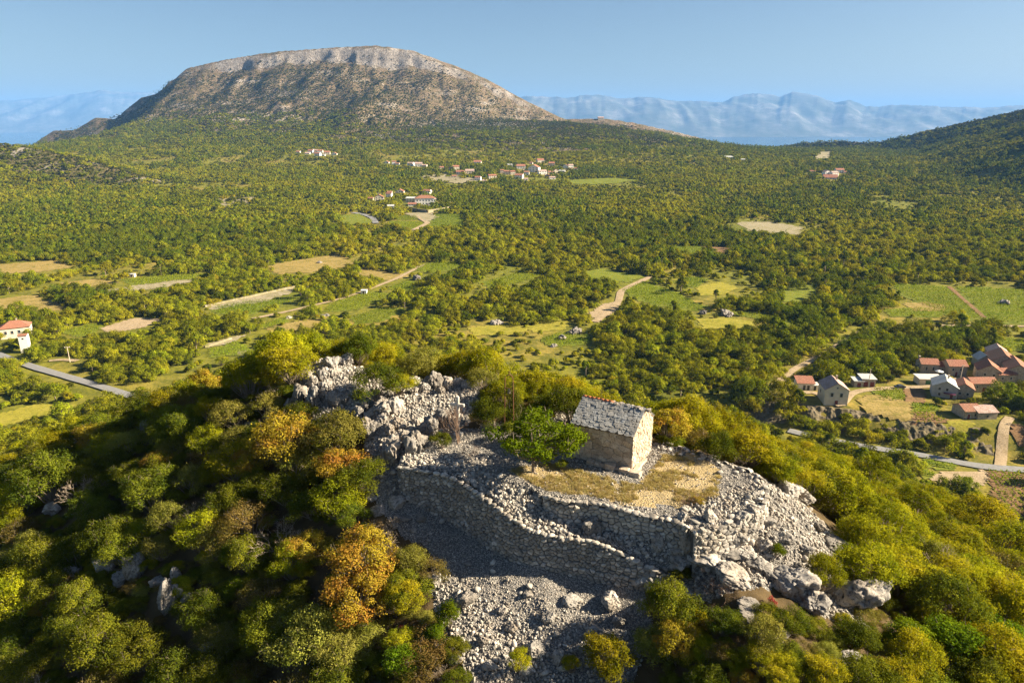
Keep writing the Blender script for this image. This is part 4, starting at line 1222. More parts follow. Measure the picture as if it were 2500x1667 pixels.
# --- cross and bell frame
def cross_and_bell():
    P = gp(1119, 1062)
    e = empty('stone_cross', tuple(P), R(-14)); tag(e, 'pale weathered cross standing among bare stems left of the chapel', 'cross')
    def bev(name, a, loc, b=.03):
        mb = MB(); mb.box(-a[0] / 2, a[0] / 2, -a[1] / 2, a[1] / 2, 0, a[2]); me = mb.mesh(name, M['crossstone'])
        bm = bmesh.new(); bm.from_mesh(me); bmesh.ops.bevel(bm, geom=bm.edges[:], offset=b, segments=2, affect='EDGES'); bm.to_mesh(me); bm.free()
        return obj(name, me, e, loc)
    bev('shaft', (.22, .17, 3.15), (0, 0, -.2)); bev('crossbar', (1.0, .16, .22), (0, -.008, 2.20)); bev('plinth', (.6, .55, .45), (0, 0, -.25), .05)
    bev('shaft_collar', (.27, .215, .16), (0, 0, .2), .02)
    B = gz(1243, 1060, .0); B[2] = h1(B[0], B[1])
    e = empty('bell_frame', tuple(B), R(-12)); tag(e, 'rusty iron arch holding a small bell above the cypress', 'bell frame')
    for s in (-1, 1):
        mb = MB(); mb.tube([(s * .33, 0, -.3), (s * .31, .02 * s, 1.5), (s * .29, 0, 3.2), (s * .28, 0, 4.1)], .032, 7); obj('leg', mb.mesh('leg', M['iron']), e)
    mb = MB(); mb.tube([(.28 * math.cos(a), 0, 4.1 + .30 * math.sin(a)) for a in np.linspace(0, math.pi, 11)], .03, 7); obj('arch', mb.mesh('arch', M['iron']), e)
    mb = MB(); mb.tube([(-.31, 0, 3.42), (.31, 0, 3.42)], .022, 6); obj('crossbar', mb.mesh('crossbar', M['iron']), e)
    mb = MB(); mb.lathe([(.0, .30), (.05, .30), (.075, .26), (.09, .15), (.115, .05), (.155, .0), (.145, -.005), (.10, .05)], 16); b = obj('bell', mb.mesh('bell', M['bell'], True), e, (0, 0, 3.05))
    mb = MB(); mb.tube([(0, 0, .2), (0, 0, -.05)], [.012, .03], 6); obj('clapper', mb.mesh('clapper', M['iron']), b)
    mb = MB(); mb.tube([(0, 0, .28), (0, 0, .4)], .014, 6); obj('yoke', mb.mesh('yoke', M['iron']), b)
    mb = MB(); mb.tube([(0, 0, 4.4), (0, 0, 4.72)], .02, 6); mb.tube([(-.1, 0, 4.6), (.1, 0, 4.6)], .02, 6); obj('finial', mb.mesh('finial', M['iron']), e)
cross_and_bell()

# ------------------------------------------------------------------ roads, fields, houses
OPEN = []        # ground polygons kept free of trees: (polygon, probability that a tree is left out)
def keep_clear(P, pr=1.0, tall=4.5):
    """no trees on a piece of ground, and only few just in front of it where they would grow into the open view"""
    P = np.asarray(P, float)[:, :2]
    OPEN.append((P, pr))
    c = P.mean(0); r = np.hypot(*c); u = -c / r
    ext = tall * r / 106.0 * .85
    for k in (.34, .67, 1.0): OPEN.append((P + u * ext * k, .86 * pr))
def ribbon(name, label, px, width, mat, lift=.35, raw=None, cat='road', tall=4.5, extend=0):
    pts = np.array([gp(a, b) for a, b in px]) if raw is None else np.array(raw)
    if extend:
        u = pts[-1] - pts[-3]; u[2] = 0; pts = np.vstack([pts, pts[-1] + u / np.linalg.norm(u) * extend])
    d = np.concatenate([[0], np.cumsum(np.hypot(*np.diff(pts[:, :2], axis=0).T))])
    n = max(8, int(d[-1] / 3)); s = np.linspace(0, d[-1], n)
    x = np.interp(s, d, pts[:, 0]); y = np.interp(s, d, pts[:, 1])
    for _ in range(3):
        x[1:-1] = (x[:-2] + 2 * x[1:-1] + x[2:]) / 4; y[1:-1] = (y[:-2] + 2 * y[1:-1] + y[2:]) / 4
    tx, ty = np.gradient(x), np.gradient(y); L = np.hypot(tx, ty); nx, ny = -ty / L, tx / L
    rows = []
    ws = width / 2 * (1 + .12 * fbm(s / 9, s * 0, 7, 3))
    for k in (-1, -.5, 0, .5, 1):
        xx, yy = x + nx * ws * k, y + ny * ws * k
        rows.append(np.stack([xx, yy, H(xx, yy) + lift - (.06 if abs(k) == 1 else 0)], -1))
    V = np.array(rows); m = V.shape[1]
    i, j = np.meshgrid(np.arange(4), np.arange(m - 1), indexing='ij')
    Fq = np.stack([i * m + j, i * m + j + 1, (i + 1) * m + j + 1, (i + 1) * m + j], -1).reshape(-1, 4)
    tag(obj(name, mesh_np(name, V.reshape(-1, 3), Fq, M[mat], True)), label, cat, kind='structure')
    ww = width / 2 + 2.2
    keep_clear(np.concatenate([np.stack([x + nx * ww, y + ny * ww], -1), np.stack([x - nx * (ww + 1), y - ny * (ww + 1)], -1)[::-1]]), 1.0, tall)

def sheet(name, label, px, mat, lift=.22, clear=1.0, step=None, cat='field', grow=1.5):
    P = np.array([gp(a, b)[:2] for a, b in px])
    c = P.mean(0)
    x0, y0 = P.min(0); x1, y1 = P.max(0)
    st = step or max(1.5, min(x1 - x0, y1 - y0) / 14)
    nx, ny = int((x1 - x0) / st) + 3, int((y1 - y0) / st) + 3
    gx, gy_ = np.meshgrid(np.linspace(x0 - st, x1 + st, nx), np.linspace(y0 - st, y1 + st, ny))
    ins = inpoly(gx + st * .8 * fbm(gx / (3 * st), gy_ / (3 * st), 5, 2), gy_ + st * .8 * fbm(gx / (3 * st) + 4, gy_ / (3 * st), 6, 2), P)
    Z = H(gx, gy_) + lift
    f = []
    i, j = np.meshgrid(np.arange(ny - 1), np.arange(nx - 1), indexing='ij')
    k = ins[:-1, :-1] | ins[1:, 1:]
    i, j = i[k], j[k]
    Fq = np.stack([i * nx + j, i * nx + j + 1, (i + 1) * nx + j + 1, (i + 1) * nx + j], -1)
    if len(Fq) == 0: return P
    V = np.stack([gx, gy_, Z], -1).reshape(-1, 3)
    u, inv = np.unique(Fq, return_inverse=True)
    tag(obj(name, mesh_np(name, V[u], inv.reshape(-1, 4), M[mat], True)), label, cat, kind='structure')
    keep_clear(c + (P - c) * (1 + grow / max(np.hypot(*(P - c).T).mean(), 1)), clear, 4.5 if px[0][1] < 900 else 1.5)
    return P

def vineyard(label, px, ang, spacing=2.6, parts=False, soil='grassy', hgt=1.1, per=8.0, leaf=.5):
    """rows of vines on a patch of tilled ground"""
    P = sheet('field', 'ground of the ' + label, px, soil, .2)
    c = P.mean(0); a = R(ang); u = np.array([math.cos(a), math.sin(a)]); v = np.array([-u[1], u[0]])
    q = (P - c) @ np.stack([u, v], 1)
    g = np.random.default_rng(int(abs(px[0][0]) + px[0][1]))
    rows = []
    for t_ in np.arange(q[:, 1].min() + spacing / 2, q[:, 1].max(), spacing):
        s = np.linspace(q[:, 0].min(), q[:, 0].max(), 220)
        w = c + s[:, None] * u + t_ * v
        k = inpoly(w[:, 0], w[:, 1], P)
        if k.sum() < 5: continue
        s0, s1 = s[k].min(), s[k].max(); n = int((s1 - s0) * per)
        if n < 4: continue
        ss = g.uniform(s0, s1, n); tt = t_ + g.normal(size=n) * .24
        W_ = c + ss[:, None] * u + tt[:, None] * v
        ok = inpoly(W_[:, 0], W_[:, 1], P) & (fbm(ss / 5, ss * 0 + t_, 8, 2) > -.55); W_ = W_[ok]
        if len(W_) < 4: continue
        z = H(W_[:, 0], W_[:, 1]) + .25 + hgt * g.random(len(W_)) ** .8
        N = rvec(len(W_), g) + np.array([0, 0, .5]); N /= np.linalg.norm(N, axis=1, keepdims=True)
        rows.append((np.column_stack([W_, z]), N))
    if not rows: return
    z0 = h1(c[0], c[1]); O = np.array([c[0], c[1], z0])
    if parts:
        e = empty('vineyard', tuple(O)); tag(e, label, 'vineyard')
        for Pp, N in rows: obj('vine_row', leaf_mesh('vine_row', Pp - O, N, leaf, g.random(len(Pp)), g.random(len(Pp)), F['vine'], .8, g), e)
    else:
        Pp = np.concatenate([r[0] for r in rows]); N = np.concatenate([r[1] for r in rows])
        o = obj('vineyard', leaf_mesh('vineyard', Pp - O, N, leaf, g.random(len(Pp)), g.random(len(Pp)), F['vine'], .8, g), None, tuple(O)); tag(o, label, 'vineyard', kind='stuff')

# roads and tracks
ribbon('road', 'grey asphalt road crossing the valley floor at the left edge', [(-60, 845), (0, 868), (33, 881), (83, 898), (138, 914), (166, 922), (249, 946), (299, 962)], 4.2, 'asphalt', .6, extend=70)
ribbon('path', 'pale gravel spur beside the utility pole', [(120, 882), (150, 878), (190, 882)], 3.0, 'dirt', .4)
ribbon('road', 'pale dirt road climbing past the village towards the vineyards', [(1890, 942), (1898, 935), (1941, 901), (1983, 880), (2037, 850), (2090, 816), (2127, 800), (2185, 792), (2313, 796), (2420, 797), (2540, 798)], 3.4, 'dirt', .5)
ribbon('road', 'village street in front of the stone houses', [(1935, 962), (1990, 955), (2050, 1000), (2080, 958), (2120, 951), (2200, 947), (2286, 944), (2340, 925), (2365, 922)], 3.4, 'dirt', .35, tall=1.5)
ribbon('road', 'asphalt road at the foot of the rock face below the village', [(1925, 1052), (1980, 1066), (2110, 1092), (2225, 1108), (2275, 1117), (2341, 1131), (2407, 1142), (2560, 1152)], 4.2, 'asphalt', .45, tall=.8)
ribbon('path', 'dirt track leading up from the lower road to the ruined barn', [(2440, 1146), (2448, 1100), (2446, 1060), (2452, 1035), (2466, 1020)], 3.4, 'dirt', .4)
ribbon('path', 'dirt track winding between fields in the middle of the valley', [(616, 779), (660, 770), (707, 760), (770, 745), (829, 731), (893, 710), (967, 681), (1036, 646)], 3.4, 'dirt', .4)
ribbon('path', 'sandy track curving down towards the chapel hill', [(1590, 676), (1574, 683), (1540, 698), (1516, 711), (1510, 738), (1484, 762), (1452, 787)], 4.6, 'dirt', .4)
ribbon('path', 'red earth path between the two large vineyards', [(2316, 700), (2345, 726), (2375, 752), (2402, 776)], 3.0, 'dirt2', .4)
ribbon('road', 'grey road curving past the dark field below the white houses', [(862, 520), (890, 525), (910, 533), (918, 546)], 7.0, 'asphalt', .7)
ribbon('path', 'pale track between the small vineyards below the white houses', [(1018, 528), (1030, 537), (1045, 545), (1030, 553), (1010, 563)], 6.0, 'dirt', .7)
# fields
sheet('field', 'dry yellow meadow left of the middle of the valley', [(640, 655), (700, 640), (829, 620), (858, 650), (755, 666), (686, 667)], 'straw')
sheet('field', 'tan stubble field at the far left', [(-20, 648), (130, 636), (175, 653), (110, 664), (-20, 668)], 'straw')
sheet('field', 'grassy clearing at the left edge of the valley', [(-20, 732), (80, 722), (162, 750), (140, 761), (50, 757), (-20, 760)], 'straw')
sheet('field', 'yellow vine plot at the foot of the hill on the left', [(-20, 1016), (89, 988), (172, 991), (146, 1006), (47, 1032), (-20, 1045)], 'olivef')
sheet('field', 'strip of pale grass between tree rows', [(234, 716), (298, 702), (425, 685), (478, 684), (400, 703), (300, 714)], 'pale')
sheet('field', 'bare reddish soil clearing near the hipped house', [(255, 799), (330, 777), (393, 782), (330, 804), (266, 813)], 'dirt')
sheet('field', 'pale terraced strip with a long stone edge', [(500, 751), (585, 732), (728, 700), (755, 700), (654, 736), (531, 753)], 'pale')
sheet('field', 'pale grass terrace above the small vineyard', [(500, 840), (540, 832), (570, 822), (600, 820), (560, 838), (505, 850)], 'pale')
sheet('field', 'small green field with a dirt edge in mid valley', [(1415, 673), (1463, 656), (1569, 675), (1537, 688), (1463, 682)], 'grassy')
sheet('field', 'yellow green meadow behind the chapel', [(1700, 779), (1781, 777), (1850, 789), (1824, 803), (1722, 803)], 'olivef')
sheet('field', 'reddish ploughed field beside the tiny quarry', [(1722, 603), (1792, 606), (1780, 617), (1722, 617)], 'dirt2')
sheet('field', 'bare white stony clearing in the dark wood', [(1800, 542), (1880, 543), (1960, 556), (1950, 572), (1840, 566)], 'pale')
sheet('field', 'dry grass verge by the dirt road bend', [(2200, 742), (2260, 738), (2310, 748), (2300, 758), (2240, 760)], 'straw')
sheet('field', 'sunlit dry grass slope below the gabled stone house', [(2095, 975), (2130, 965), (2223, 985), (2228, 1030), (2170, 1022), (2112, 1006)], 'straw', .3)
sheet('field', 'brown shadowed plot in the village', [(2210, 953), (2257, 953), (2257, 985), (2215, 982)], 'dirt2', .3)
sheet('field', 'small yellow field above the rock face', [(2297, 1043), (2328, 1030), (2376, 1033), (2366, 1057), (2302, 1049)], 'olivef', .3)
sheet('field', 'dirt yard beside the lower road', [(2272, 1172), (2290, 1155), (2395, 1152), (2405, 1172), (2390, 1192), (2300, 1178)], 'dirt', .25)
sheet('field', 'brown plot at the right edge of the village', [(2470, 1040), (2510, 1042), (2510, 1090), (2480, 1080)], 'dirt2', .3)
sheet('field', 'grey drystone field on the saddle', [(1990, 389), (2000, 372), (2030, 371), (2026, 388)], 'pale', .8)
sheet('field', 'pale terraces in the wood on the left', [(515, 497), (535, 482), (625, 480), (610, 496), (560, 504)], 'pale', .8, .75)
sheet('field', 'bare pale ground in front of the far village', [(1030, 432), (1060, 424), (1110, 430), (1180, 445), (1120, 449), (1040, 440)], 'pale', .8, .9)
sheet('field', 'green strip of field right of the far village', [(1390, 441), (1500, 436), (1560, 441), (1500, 449), (1400, 449)], 'grassy', .8)
sheet('field', 'dark green pasture by the curving road', [(830, 527), (870, 524), (905, 542), (895, 552), (840, 548)], 'grassy', .8)
sheet('field', 'pale cleared ground below the white houses', [(990, 522), (1050, 518), (1065, 532), (1045, 542), (1010, 530)], 'pale', .7)
sheet('field', 'green meadow with scattered bushes right of the middle', [(1909, 712), (1936, 694), (1994, 692), (1989, 732), (1915, 738)], 'grassy', .22, .85)
sheet('field', 'sandy clearing left of the sandy track', [(1440, 765), (1475, 742), (1512, 738), (1505, 760), (1462, 785)], 'dirt', .2)
sheet('field', 'yellow grass strip behind the dry meadow', [(880, 655), (960, 668), (1010, 672), (960, 684), (880, 672)], 'straw', .2)
sheet('field', 'thin tan strip among trees on the far left', [(150, 690), (230, 682), (290, 690), (200, 704)], 'straw', .2)
sheet('field', 'grassy gap below the stone heap', [(1150, 800), (1215, 793), (1300, 802), (1250, 818), (1160, 818)], 'olivef', .2, .8)
sheet('field', 'yellow grass beside the rocky little vineyard', [(1290, 790), (1340, 770), (1400, 780), (1370, 806), (1300, 812)], 'olivef', .2, .8)
sheet('field', 'pale grass terrace left of the dirt road', [(1700, 700), (1760, 690), (1800, 704), (1760, 722), (1710, 722)], 'olivef', .2, .8)
sheet('field', 'dry grass gap below the long terrace', [(640, 800), (720, 786), (790, 776), (760, 800), (680, 815)], 'straw', .2, .8)
# vineyards
vineyard('vine plot beside the pale grass terrace', [(1640, 690), (1690, 676), (1730, 684), (1700, 702)], 15)
vineyard('long vine strip in the middle of the valley', [(1180, 690), (1260, 668), (1330, 672), (1260, 694), (1200, 704)], 20)
vineyard('vine plot left of the reddish soil clearing', [(150, 810), (220, 792), (260, 800), (200, 824)], 18)
vineyard('green plot between the dirt track and the crest', [(860, 775), (930, 752), (990, 756), (930, 786), (870, 792)], 20)
vineyard('small green vineyard by the dirt track in mid valley', [(1015, 659), (1030, 646), (1111, 640), (1125, 654), (1063, 667)], 20)
vineyard('vineyard on the slope right below the white houses, upper plot', [(965, 536), (982, 527), (1015, 527), (1022, 536), (990, 538)], 10, 3.2)
vineyard('vineyard on the slope below the white houses, lower plot', [(944, 546), (958, 540), (1032, 543), (1028, 550), (1010, 558), (975, 555)], 10, 3.2)
vineyard('dark striped vineyard right of the pale track', [(1064, 524), (1130, 524), (1136, 552), (1050, 556)], 5, 4.5)
vineyard('green vine plot between tree belts on the left', [(298, 683), (372, 675), (505, 670), (457, 684), (340, 698)], 15)
vineyard('vine rows under the long pale terrace', [(525, 752), (606, 737), (735, 727), (660, 752), (611, 768), (531, 768)], 18)
vineyard('dark vine plot below the white field hut', [(829, 732), (903, 715), (957, 720), (872, 757), (787, 762)], 25)
vineyard('little vine plot right of the field hut', [(946, 705), (990, 688), (1032, 692), (1000, 711)], 25)
vineyard('vineyard below the pale grass terrace on the left', [(510, 855), (575, 835), (612, 855), (590, 868), (525, 872)], 20)
vineyard('vine plot with a hump near the dirt track', [(627, 798), (690, 776), (717, 771), (690, 792), (650, 804)], 22)
vineyard('vineyard left of the sandy track', [(1516, 711), (1569, 690), (1640, 712), (1691, 737), (1723, 752), (1700, 760), (1595, 744)], 165)
vineyard('narrow vine strip behind the yellow green meadow', [(1782, 762), (1850, 768), (1946, 784), (1941, 795), (1850, 780)], 165)
vineyard('bright vineyard at the edge of the dark wood', [(1622, 604), (1700, 602), (1718, 606), (1708, 624), (1643, 617)], 160, 3.2)
vineyard('rocky little vineyard just behind the chapel hill', [(1320, 830), (1360, 815), (1440, 822), (1435, 840), (1350, 848)], 10, 2.2, True)
vineyard('large vineyard left of the red earth path', [(2180, 694), (2310, 702), (2370, 752), (2398, 777), (2340, 784), (2255, 745), (2190, 712)], 8, 2.6, True)
vineyard('large vineyard at the right edge beyond the red earth path', [(2330, 701), (2520, 710), (2520, 792), (2415, 786), (2378, 746)], 8, 2.6, True)
vineyard('vine plot along the bend of the dirt road', [(2153, 757), (2235, 752), (2313, 763), (2290, 776), (2175, 773)], 8, 2.6, True)
vineyard('square sunlit vineyard above the rock face', [(2231, 1006), (2267, 1009), (2307, 1027), (2291, 1045), (2233, 1036)], 170, 1.9, True, 'dirt2')
vineyard('shaded vine plot above the square vineyard', [(2225, 988), (2275, 990), (2302, 1004), (2262, 1006), (2232, 1004)], 170, 2.0, True)
vineyard('loose bushy plot behind the gabled house', [(2133, 950), (2207, 953), (2210, 980), (2145, 977)], 170, 2.4, True)
vineyard('dark vineyard in the lower corner beside the road', [(2408, 1150), (2520, 1156), (2520, 1190), (2420, 1186)], 80, 1.8, True, 'dirt2')
vineyard('vineyard with neat bright rows at the lower edge', [(2420, 1190), (2520, 1196), (2520, 1300), (2450, 1290)], 80, 2.3, True, 'dirt2')
vineyard('vine strip beside the lower road', [(2254, 1120), (2333, 1138), (2328, 1149), (2257, 1136)], 160, 1.8, True)
vineyard('vine strip above the dirt yard', [(2252, 1146), (2288, 1155), (2280, 1170), (2246, 1162)], 160, 1.8, True)
vineyard('vineyard on the far right edge below the dirt road', [(2440, 825), (2520, 830), (2520, 860), (2450, 855)], 8, 2.4)

# houses -------------------------------------------------------------------------------------------
def house(label, px, py, w, d, h, rz=0, roof='gable', pitch=.42, wm='housestone', rm='roof', win=(), door=(), chim=(), cat='house', grp=None, axis='x', name='house', sink=2.0, P=None, clear=4.0, over=.35):
    """w along local x (across the view), d along y, walls h; ridge along x (axis='x') or y. win: (face, u, z, w, h), face f/b/l/r"""
    if P is None: P = gp(px, py)
    e = empty(name, (P[0], P[1] + d / 2, P[2]), R(rz)); tag(e, label, cat, grp)
    x, y = w / 2, d / 2
    rh = pitch * (y if axis == 'x' else x) if roof in ('gable', 'hip') else (pitch * d if roof == 'shed' else .15)
    mb = MB(); mb.box(-x, x, -y, y, -sink, h)
    if roof == 'gable':
        if axis == 'x':
            for s in (-1, 1): mb.add([(s * x, -y, h), (s * x, y, h), (s * x, 0, h + rh)], [(0, 1, 2)])
        else:
            for s in (-1, 1): mb.add([(-x, s * y, h), (x, s * y, h), (0, s * y, h + rh)], [(0, 1, 2)])
    obj('wall', mb.mesh('wall', M[wm]), e)
    mb = MB(); th = .16; o = over
    def slab(q):
        a = [Vector(p) for p in q]; n = (a[1] - a[0]).cross(a[2] - a[0]).normalized()
        if n.z < 0: n = -n
        k = len(a); vs = a + [p + n * th for p in a]
        mb.add(vs, [tuple(range(k))[::-1], tuple(range(k, 2 * k))] + [(i, (i + 1) % k, k + (i + 1) % k, k + i) for i in range(k)])
    if roof == 'gable':
        s_ = rh / (y if axis == 'x' else x)
        for s in (-1, 1):
            if axis == 'x': slab([(-x - o, s * (y + o), h - s_ * o), (x + o, s * (y + o), h - s_ * o), (x + o, 0, h + rh), (-x - o, 0, h + rh)])
            else: slab([(s * (x + o), -y - o, h - s_ * o), (s * (x + o), y + o, h - s_ * o), (0, y + o, h + rh), (0, -y - o, h + rh)])
    elif roof == 'hip':
        r = max(x - y, .3); zz = h - .1
        slab([(-x - o, -y - o, zz), (x + o, -y - o, zz), (r, 0, h + rh), (-r, 0, h + rh)]); slab([(-x - o, y + o, zz), (x + o, y + o, zz), (r, 0, h + rh), (-r, 0, h + rh)])
        slab([(-x - o, -y - o, zz), (-x - o, y + o, zz), (-r, 0, h + rh)]); slab([(x + o, -y - o, zz), (x + o, y + o, zz), (r, 0, h + rh)])
    elif roof == 'shed':
        slab([(-x - o, -y - o, h), (x + o, -y - o, h), (x + o, y + o, h + rh), (-x - o, y + o, h + rh)])
        mb2 = MB()
    else:
        slab([(-x - .1, -y - .1, h), (x + .1, -y - .1, h), (x + .1, y + .1, h), (-x - .1, y + .1, h)])
    ro = obj('roof', mb.mesh('roof', M[rm]), e)
    def opening(nm, face, u, z, ww, hh, mat, frame=True):
        Mx = {'f': Matrix.Translation((u, -y, z)), 'b': Matrix.Translation((u, y, z)) @ Matrix.Rotation(math.pi, 4, 'Z'), 'l': Matrix.Translation((-x, u, z)) @ Matrix.Rotation(-math.pi / 2, 4, 'Z'), 'r': Matrix.Translation((x, u, z)) @ Matrix.Rotation(math.pi / 2, 4, 'Z')}[face]
        if frame:
            m1 = MB()
            for a in ((-ww / 2 - .12, -ww / 2, 0, hh), (ww / 2, ww / 2 + .12, 0, hh), (-ww / 2 - .12, ww / 2 + .12, hh, hh + .14), (-ww / 2 - .18, ww / 2 + .18, -.14, 0)):
                m1.box(a[0], a[1], -.10, .05, a[2], a[3], Mx)
            fr = obj(nm, m1.mesh(nm, M['concrete']), e)
            m2 = MB(); m2.box(-ww / 2, ww / 2, -.03, .05, 0, hh, Mx); obj('pane' if nm == 'window' else 'leaf', m2.mesh('pane', M[mat]), fr)
        else:
            m2 = MB(); m2.box(-ww / 2, ww / 2, -.04, .05, 0, hh, Mx); obj(nm, m2.mesh(nm, M[mat]), e)
    for q in win: opening('window', q[0], q[1], q[2], q[3], q[4], 'pane', q[5] if len(q) > 5 else True)
    for q in door: opening('door', q[0], q[1], 0, q[2], q[3], q[4] if len(q) > 4 else 'woodred')
    for q in chim:
        m2 = MB(); m2.box(q[0] - .3, q[0] + .3, q[1] - .3, q[1] + .3, h, h + rh + .9); m2.box(q[0] - .38, q[0] + .38, q[1] - .38, q[1] + .38, h + rh + .9, h + rh + 1.02)
        obj('chimney', m2.mesh('chimney', M['white' if wm == 'white' else 'housestone']), ro)
    c = np.array([P[0], P[1] + d / 2]); a = R(rz); u = np.array([math.cos(a), math.sin(a)]); v = np.array([-u[1], u[0]])
    q = clear
    keep_clear(np.array([c + u * sx * (x + q) + v * sy * (y + q) for sx, sy in ((-1, -1), (1, -1), (1, 1), (-1, 1))]), 1.0, 1.4 if py > 700 else 2.6)
    return e

def px2m(px, py, n): return n * mpp(gp(px, py))
# left edge: hipped house, white tower, pole
house('cream house with a hipped red tile roof at the left edge', 28, 826, 13.0, 9, 5.4, 28, 'hip', .62, 'cream', 'roof', [('f', -4, 2.4, 1.1, 1.6), ('f', -1.2, 2.4, 1.1, 1.6), ('f', 1.8, 2.4, 1.1, 1.6), ('r', -2, 2.6, 1.1, 1.4), ('r', 2, 2.6, 1.1, 1.4)], [('f', 4.2, 1.2, 2.3)], [(1, .5)])
house('tall narrow white transformer tower beside the road', 60, 862, 3.6, 3.2, 8.6, 18, 'gable', .4, 'white', 'roofold', [('f', 0, 6.8, .8, .7, False), ('r', 0, 6.8, .7, .7, False)], [('f', .2, 1.1, 2.2)], (), 'tower', None, 'x', 'transformer_tower', 2, None, 2.5, .2)
def pole(label, px, py, h, arm=1.6, ang=0.0):
    P = gp(px, py); e = empty('utility_pole', tuple(P), R(ang)); tag(e, label, 'utility pole')
    mb = MB(); mb.tube([(0, 0, -1), (0, 0, h)], [.19, .13], 8); obj('post', mb.mesh('post', M['polewood']), e)
    if arm:
        mb = MB(); mb.box(-arm / 2, arm / 2, -.09, .09, h - .5, h - .3); c = obj('crossarm', mb.mesh('crossarm', M['polewood']), e)
        for s in (-1, 0, 1):
            mb = MB(); mb.lathe([(.0, .3), (.06, .28), (.09, .2), (.06, .1), (.07, 0)], 8, (s * arm * .42, 0, h - .3)); obj('insulator', mb.mesh('insulator', M['white']), c)
    OPEN.append((np.array([(P[0] - 6, P[1] - 16), (P[0] + 6, P[1] - 16), (P[0] + 6, P[1] + 3), (P[0] - 6, P[1] + 3)]), 1.0))
pole('wooden utility pole with a crossarm near the road on the left', 171, 884, 7.6, 2.3, 15)
pole('bare utility pole in the village street by the flat sheds', 2119, 945, 8.0, 0)
pole('utility pole between the red roofs of the village', 2342, 938, 8.5, 1.2)
house('tiny white field hut by the dirt track', 888, 718, 3.6, 3.0, 2.3, 0, 'flat', .1, 'white', 'white', (), [('f', 0, .8, 1.8)], (), 'hut', None, 'x', 'field_hut', 1, None, 3)
house('tiny pale stone hut among vines on the left', 322, 677, 3.4, 3, 2.2, 0, 'flat', .1, 'cream', 'concrete', (), [('f', 0, .8, 1.7)], (), 'hut', None, 'x', 'field_hut', 1, None, 3)
# village on the right
house('small white house with a red roof at the end of the village', 1968, 952, 6.6, 5, 2.8, -6, 'shed', .28, 'white', 'roof', [('f', 2.2, .9, .8, 1.0)], [('f', -.6, .9, 2.0, 'pane'), ('f', 1.0, .9, 2.0, 'pane')], (), name='house')
house('low white annex with a flat roof beside the small white house', 1990, 953, 3.6, 4, 2.1, -6, 'flat', .1, 'white', 'concrete', (), [('f', 0, .9, 1.8, 'pane')], name='annex', cat='annex')
house('gabled stone house with a faded pink roof and two arched windows', 2043, 990, 8.6, 9, 6.4, -8, 'gable', .62, 'cream', 'roofpink', [('f', -1.7, 3.6, .95, 1.5), ('f', 1.7, 3.6, .95, 1.5), ('f', 0, 6.9, .5, .6), ('l', 1, 3.2, .9, 1.3), ('r', 1, 3.2, .9, 1.3)], [('f', .2, 1.2, 2.1)], [(1.2, 2)], axis='y')
house('pale shed with a flat grey roof and brown doors by the pole', 2121, 945, 5.4, 5, 3.4, -4, 'shed', .10, 'housestone', 'roofgrey', (), [('f', -1.2, 1.9, 2.4), ('f', 1.3, 1.7, 2.4)], name='shed', cat='shed')
house('dark lean-to shed left of the pale shed', 2097, 945, 3.6, 4, 2.5, -4, 'shed', .12, 'housestone', 'roofgrey', (), [('f', 0, 1.6, 2.0)], name='shed', cat='shed')
e = house('stone church-like house with a bright red roof and two white-rimmed windows', 2270, 912, 7.2, 6, 4.4, -8, 'gable', .55, 'housestone', 'roof', [('f', -1.3, 1.6, .8, 1.5), ('f', 1.5, 1.6, .8, 1.5), ('l', 0, 2, .8, 1.3)], [('l', 1.8, 1.0, 2.1)], name='house')
mb = MB(); mb.box(-3.9, -3.4, -.45, .45, 4.6, 6.9); mb.box(-4.0, -3.3, -.55, .55, 6.9, 7.05); obj('bell_gable', mb.mesh('bell_gable', M['housestone']), e)
house('low extension with a red roof beside the church-like house', 2299, 911, 4.0, 5, 3.2, -8, 'gable', .5, 'housestone', 'roof', [('f', .3, 1, .8, 1)], name='house')
house('stone house with a red roof left of the leaning pole', 2337, 918, 7.6, 6.5, 4.6, -4, 'gable', .55, 'housestone', 'roof', [('f', -2, 2.4, .8, 1.1), ('f', 1.2, 2.4, .8, 1.1)], [('f', -.4, 1.0, 2.0)], name='house')
house('long low garage with green and brown doors along the street', 2273, 940, 9.6, 5, 2.6, -3, 'shed', .07, 'cream', 'concrete', (), [('f', -1.2, 2.2, 2.0, 'woodgreen'), ('f', 2.0, 2.2, 2.0)], name='garage', cat='garage')
e = house('grey-white house with a pale sheet roof and purple awning', 2318, 972, 8.6, 9, 4.6, -26, 'gable', .55, 'greywall', 'roofgrey', [('f', -2, 3.0, .8, 1.1), ('f', .6, 3.0, .8, 1.1), ('f', -1.8, .8, .8, 1.1), ('l', 0, 2.6, .8, 1.1)], [('f', 2.4, 1.0, 2.0)], [(1.0, 1)], axis='y')
mb = MB(); mb.box(-.5, 3.6, -6.0, -4.55, 2.2, 2.32); obj('awning', mb.mesh('awning', M['purple']), e)
house('stone house with a plain red gable roof beside the grey-white house', 2362, 974, 6.8, 8, 4.2, -26, 'gable', .6, 'housestone', 'roof', [('f', -1.2, 1.6, .8, 1.0), ('f', 1.4, 1.6, .8, 1.0)], [('r', 1, 1, 2)], axis='y')
house('long stone barn with an orange red roof facing the dark trees', 2400, 958, 10.5, 6, 4.0, 2, 'gable', .5, 'housestone', 'roof', [('f', -3, 2, .7, .9), ('f', 2.4, 2, .7, .9)], [('f', 0, 1.4, 2.2)], name='barn', cat='barn')
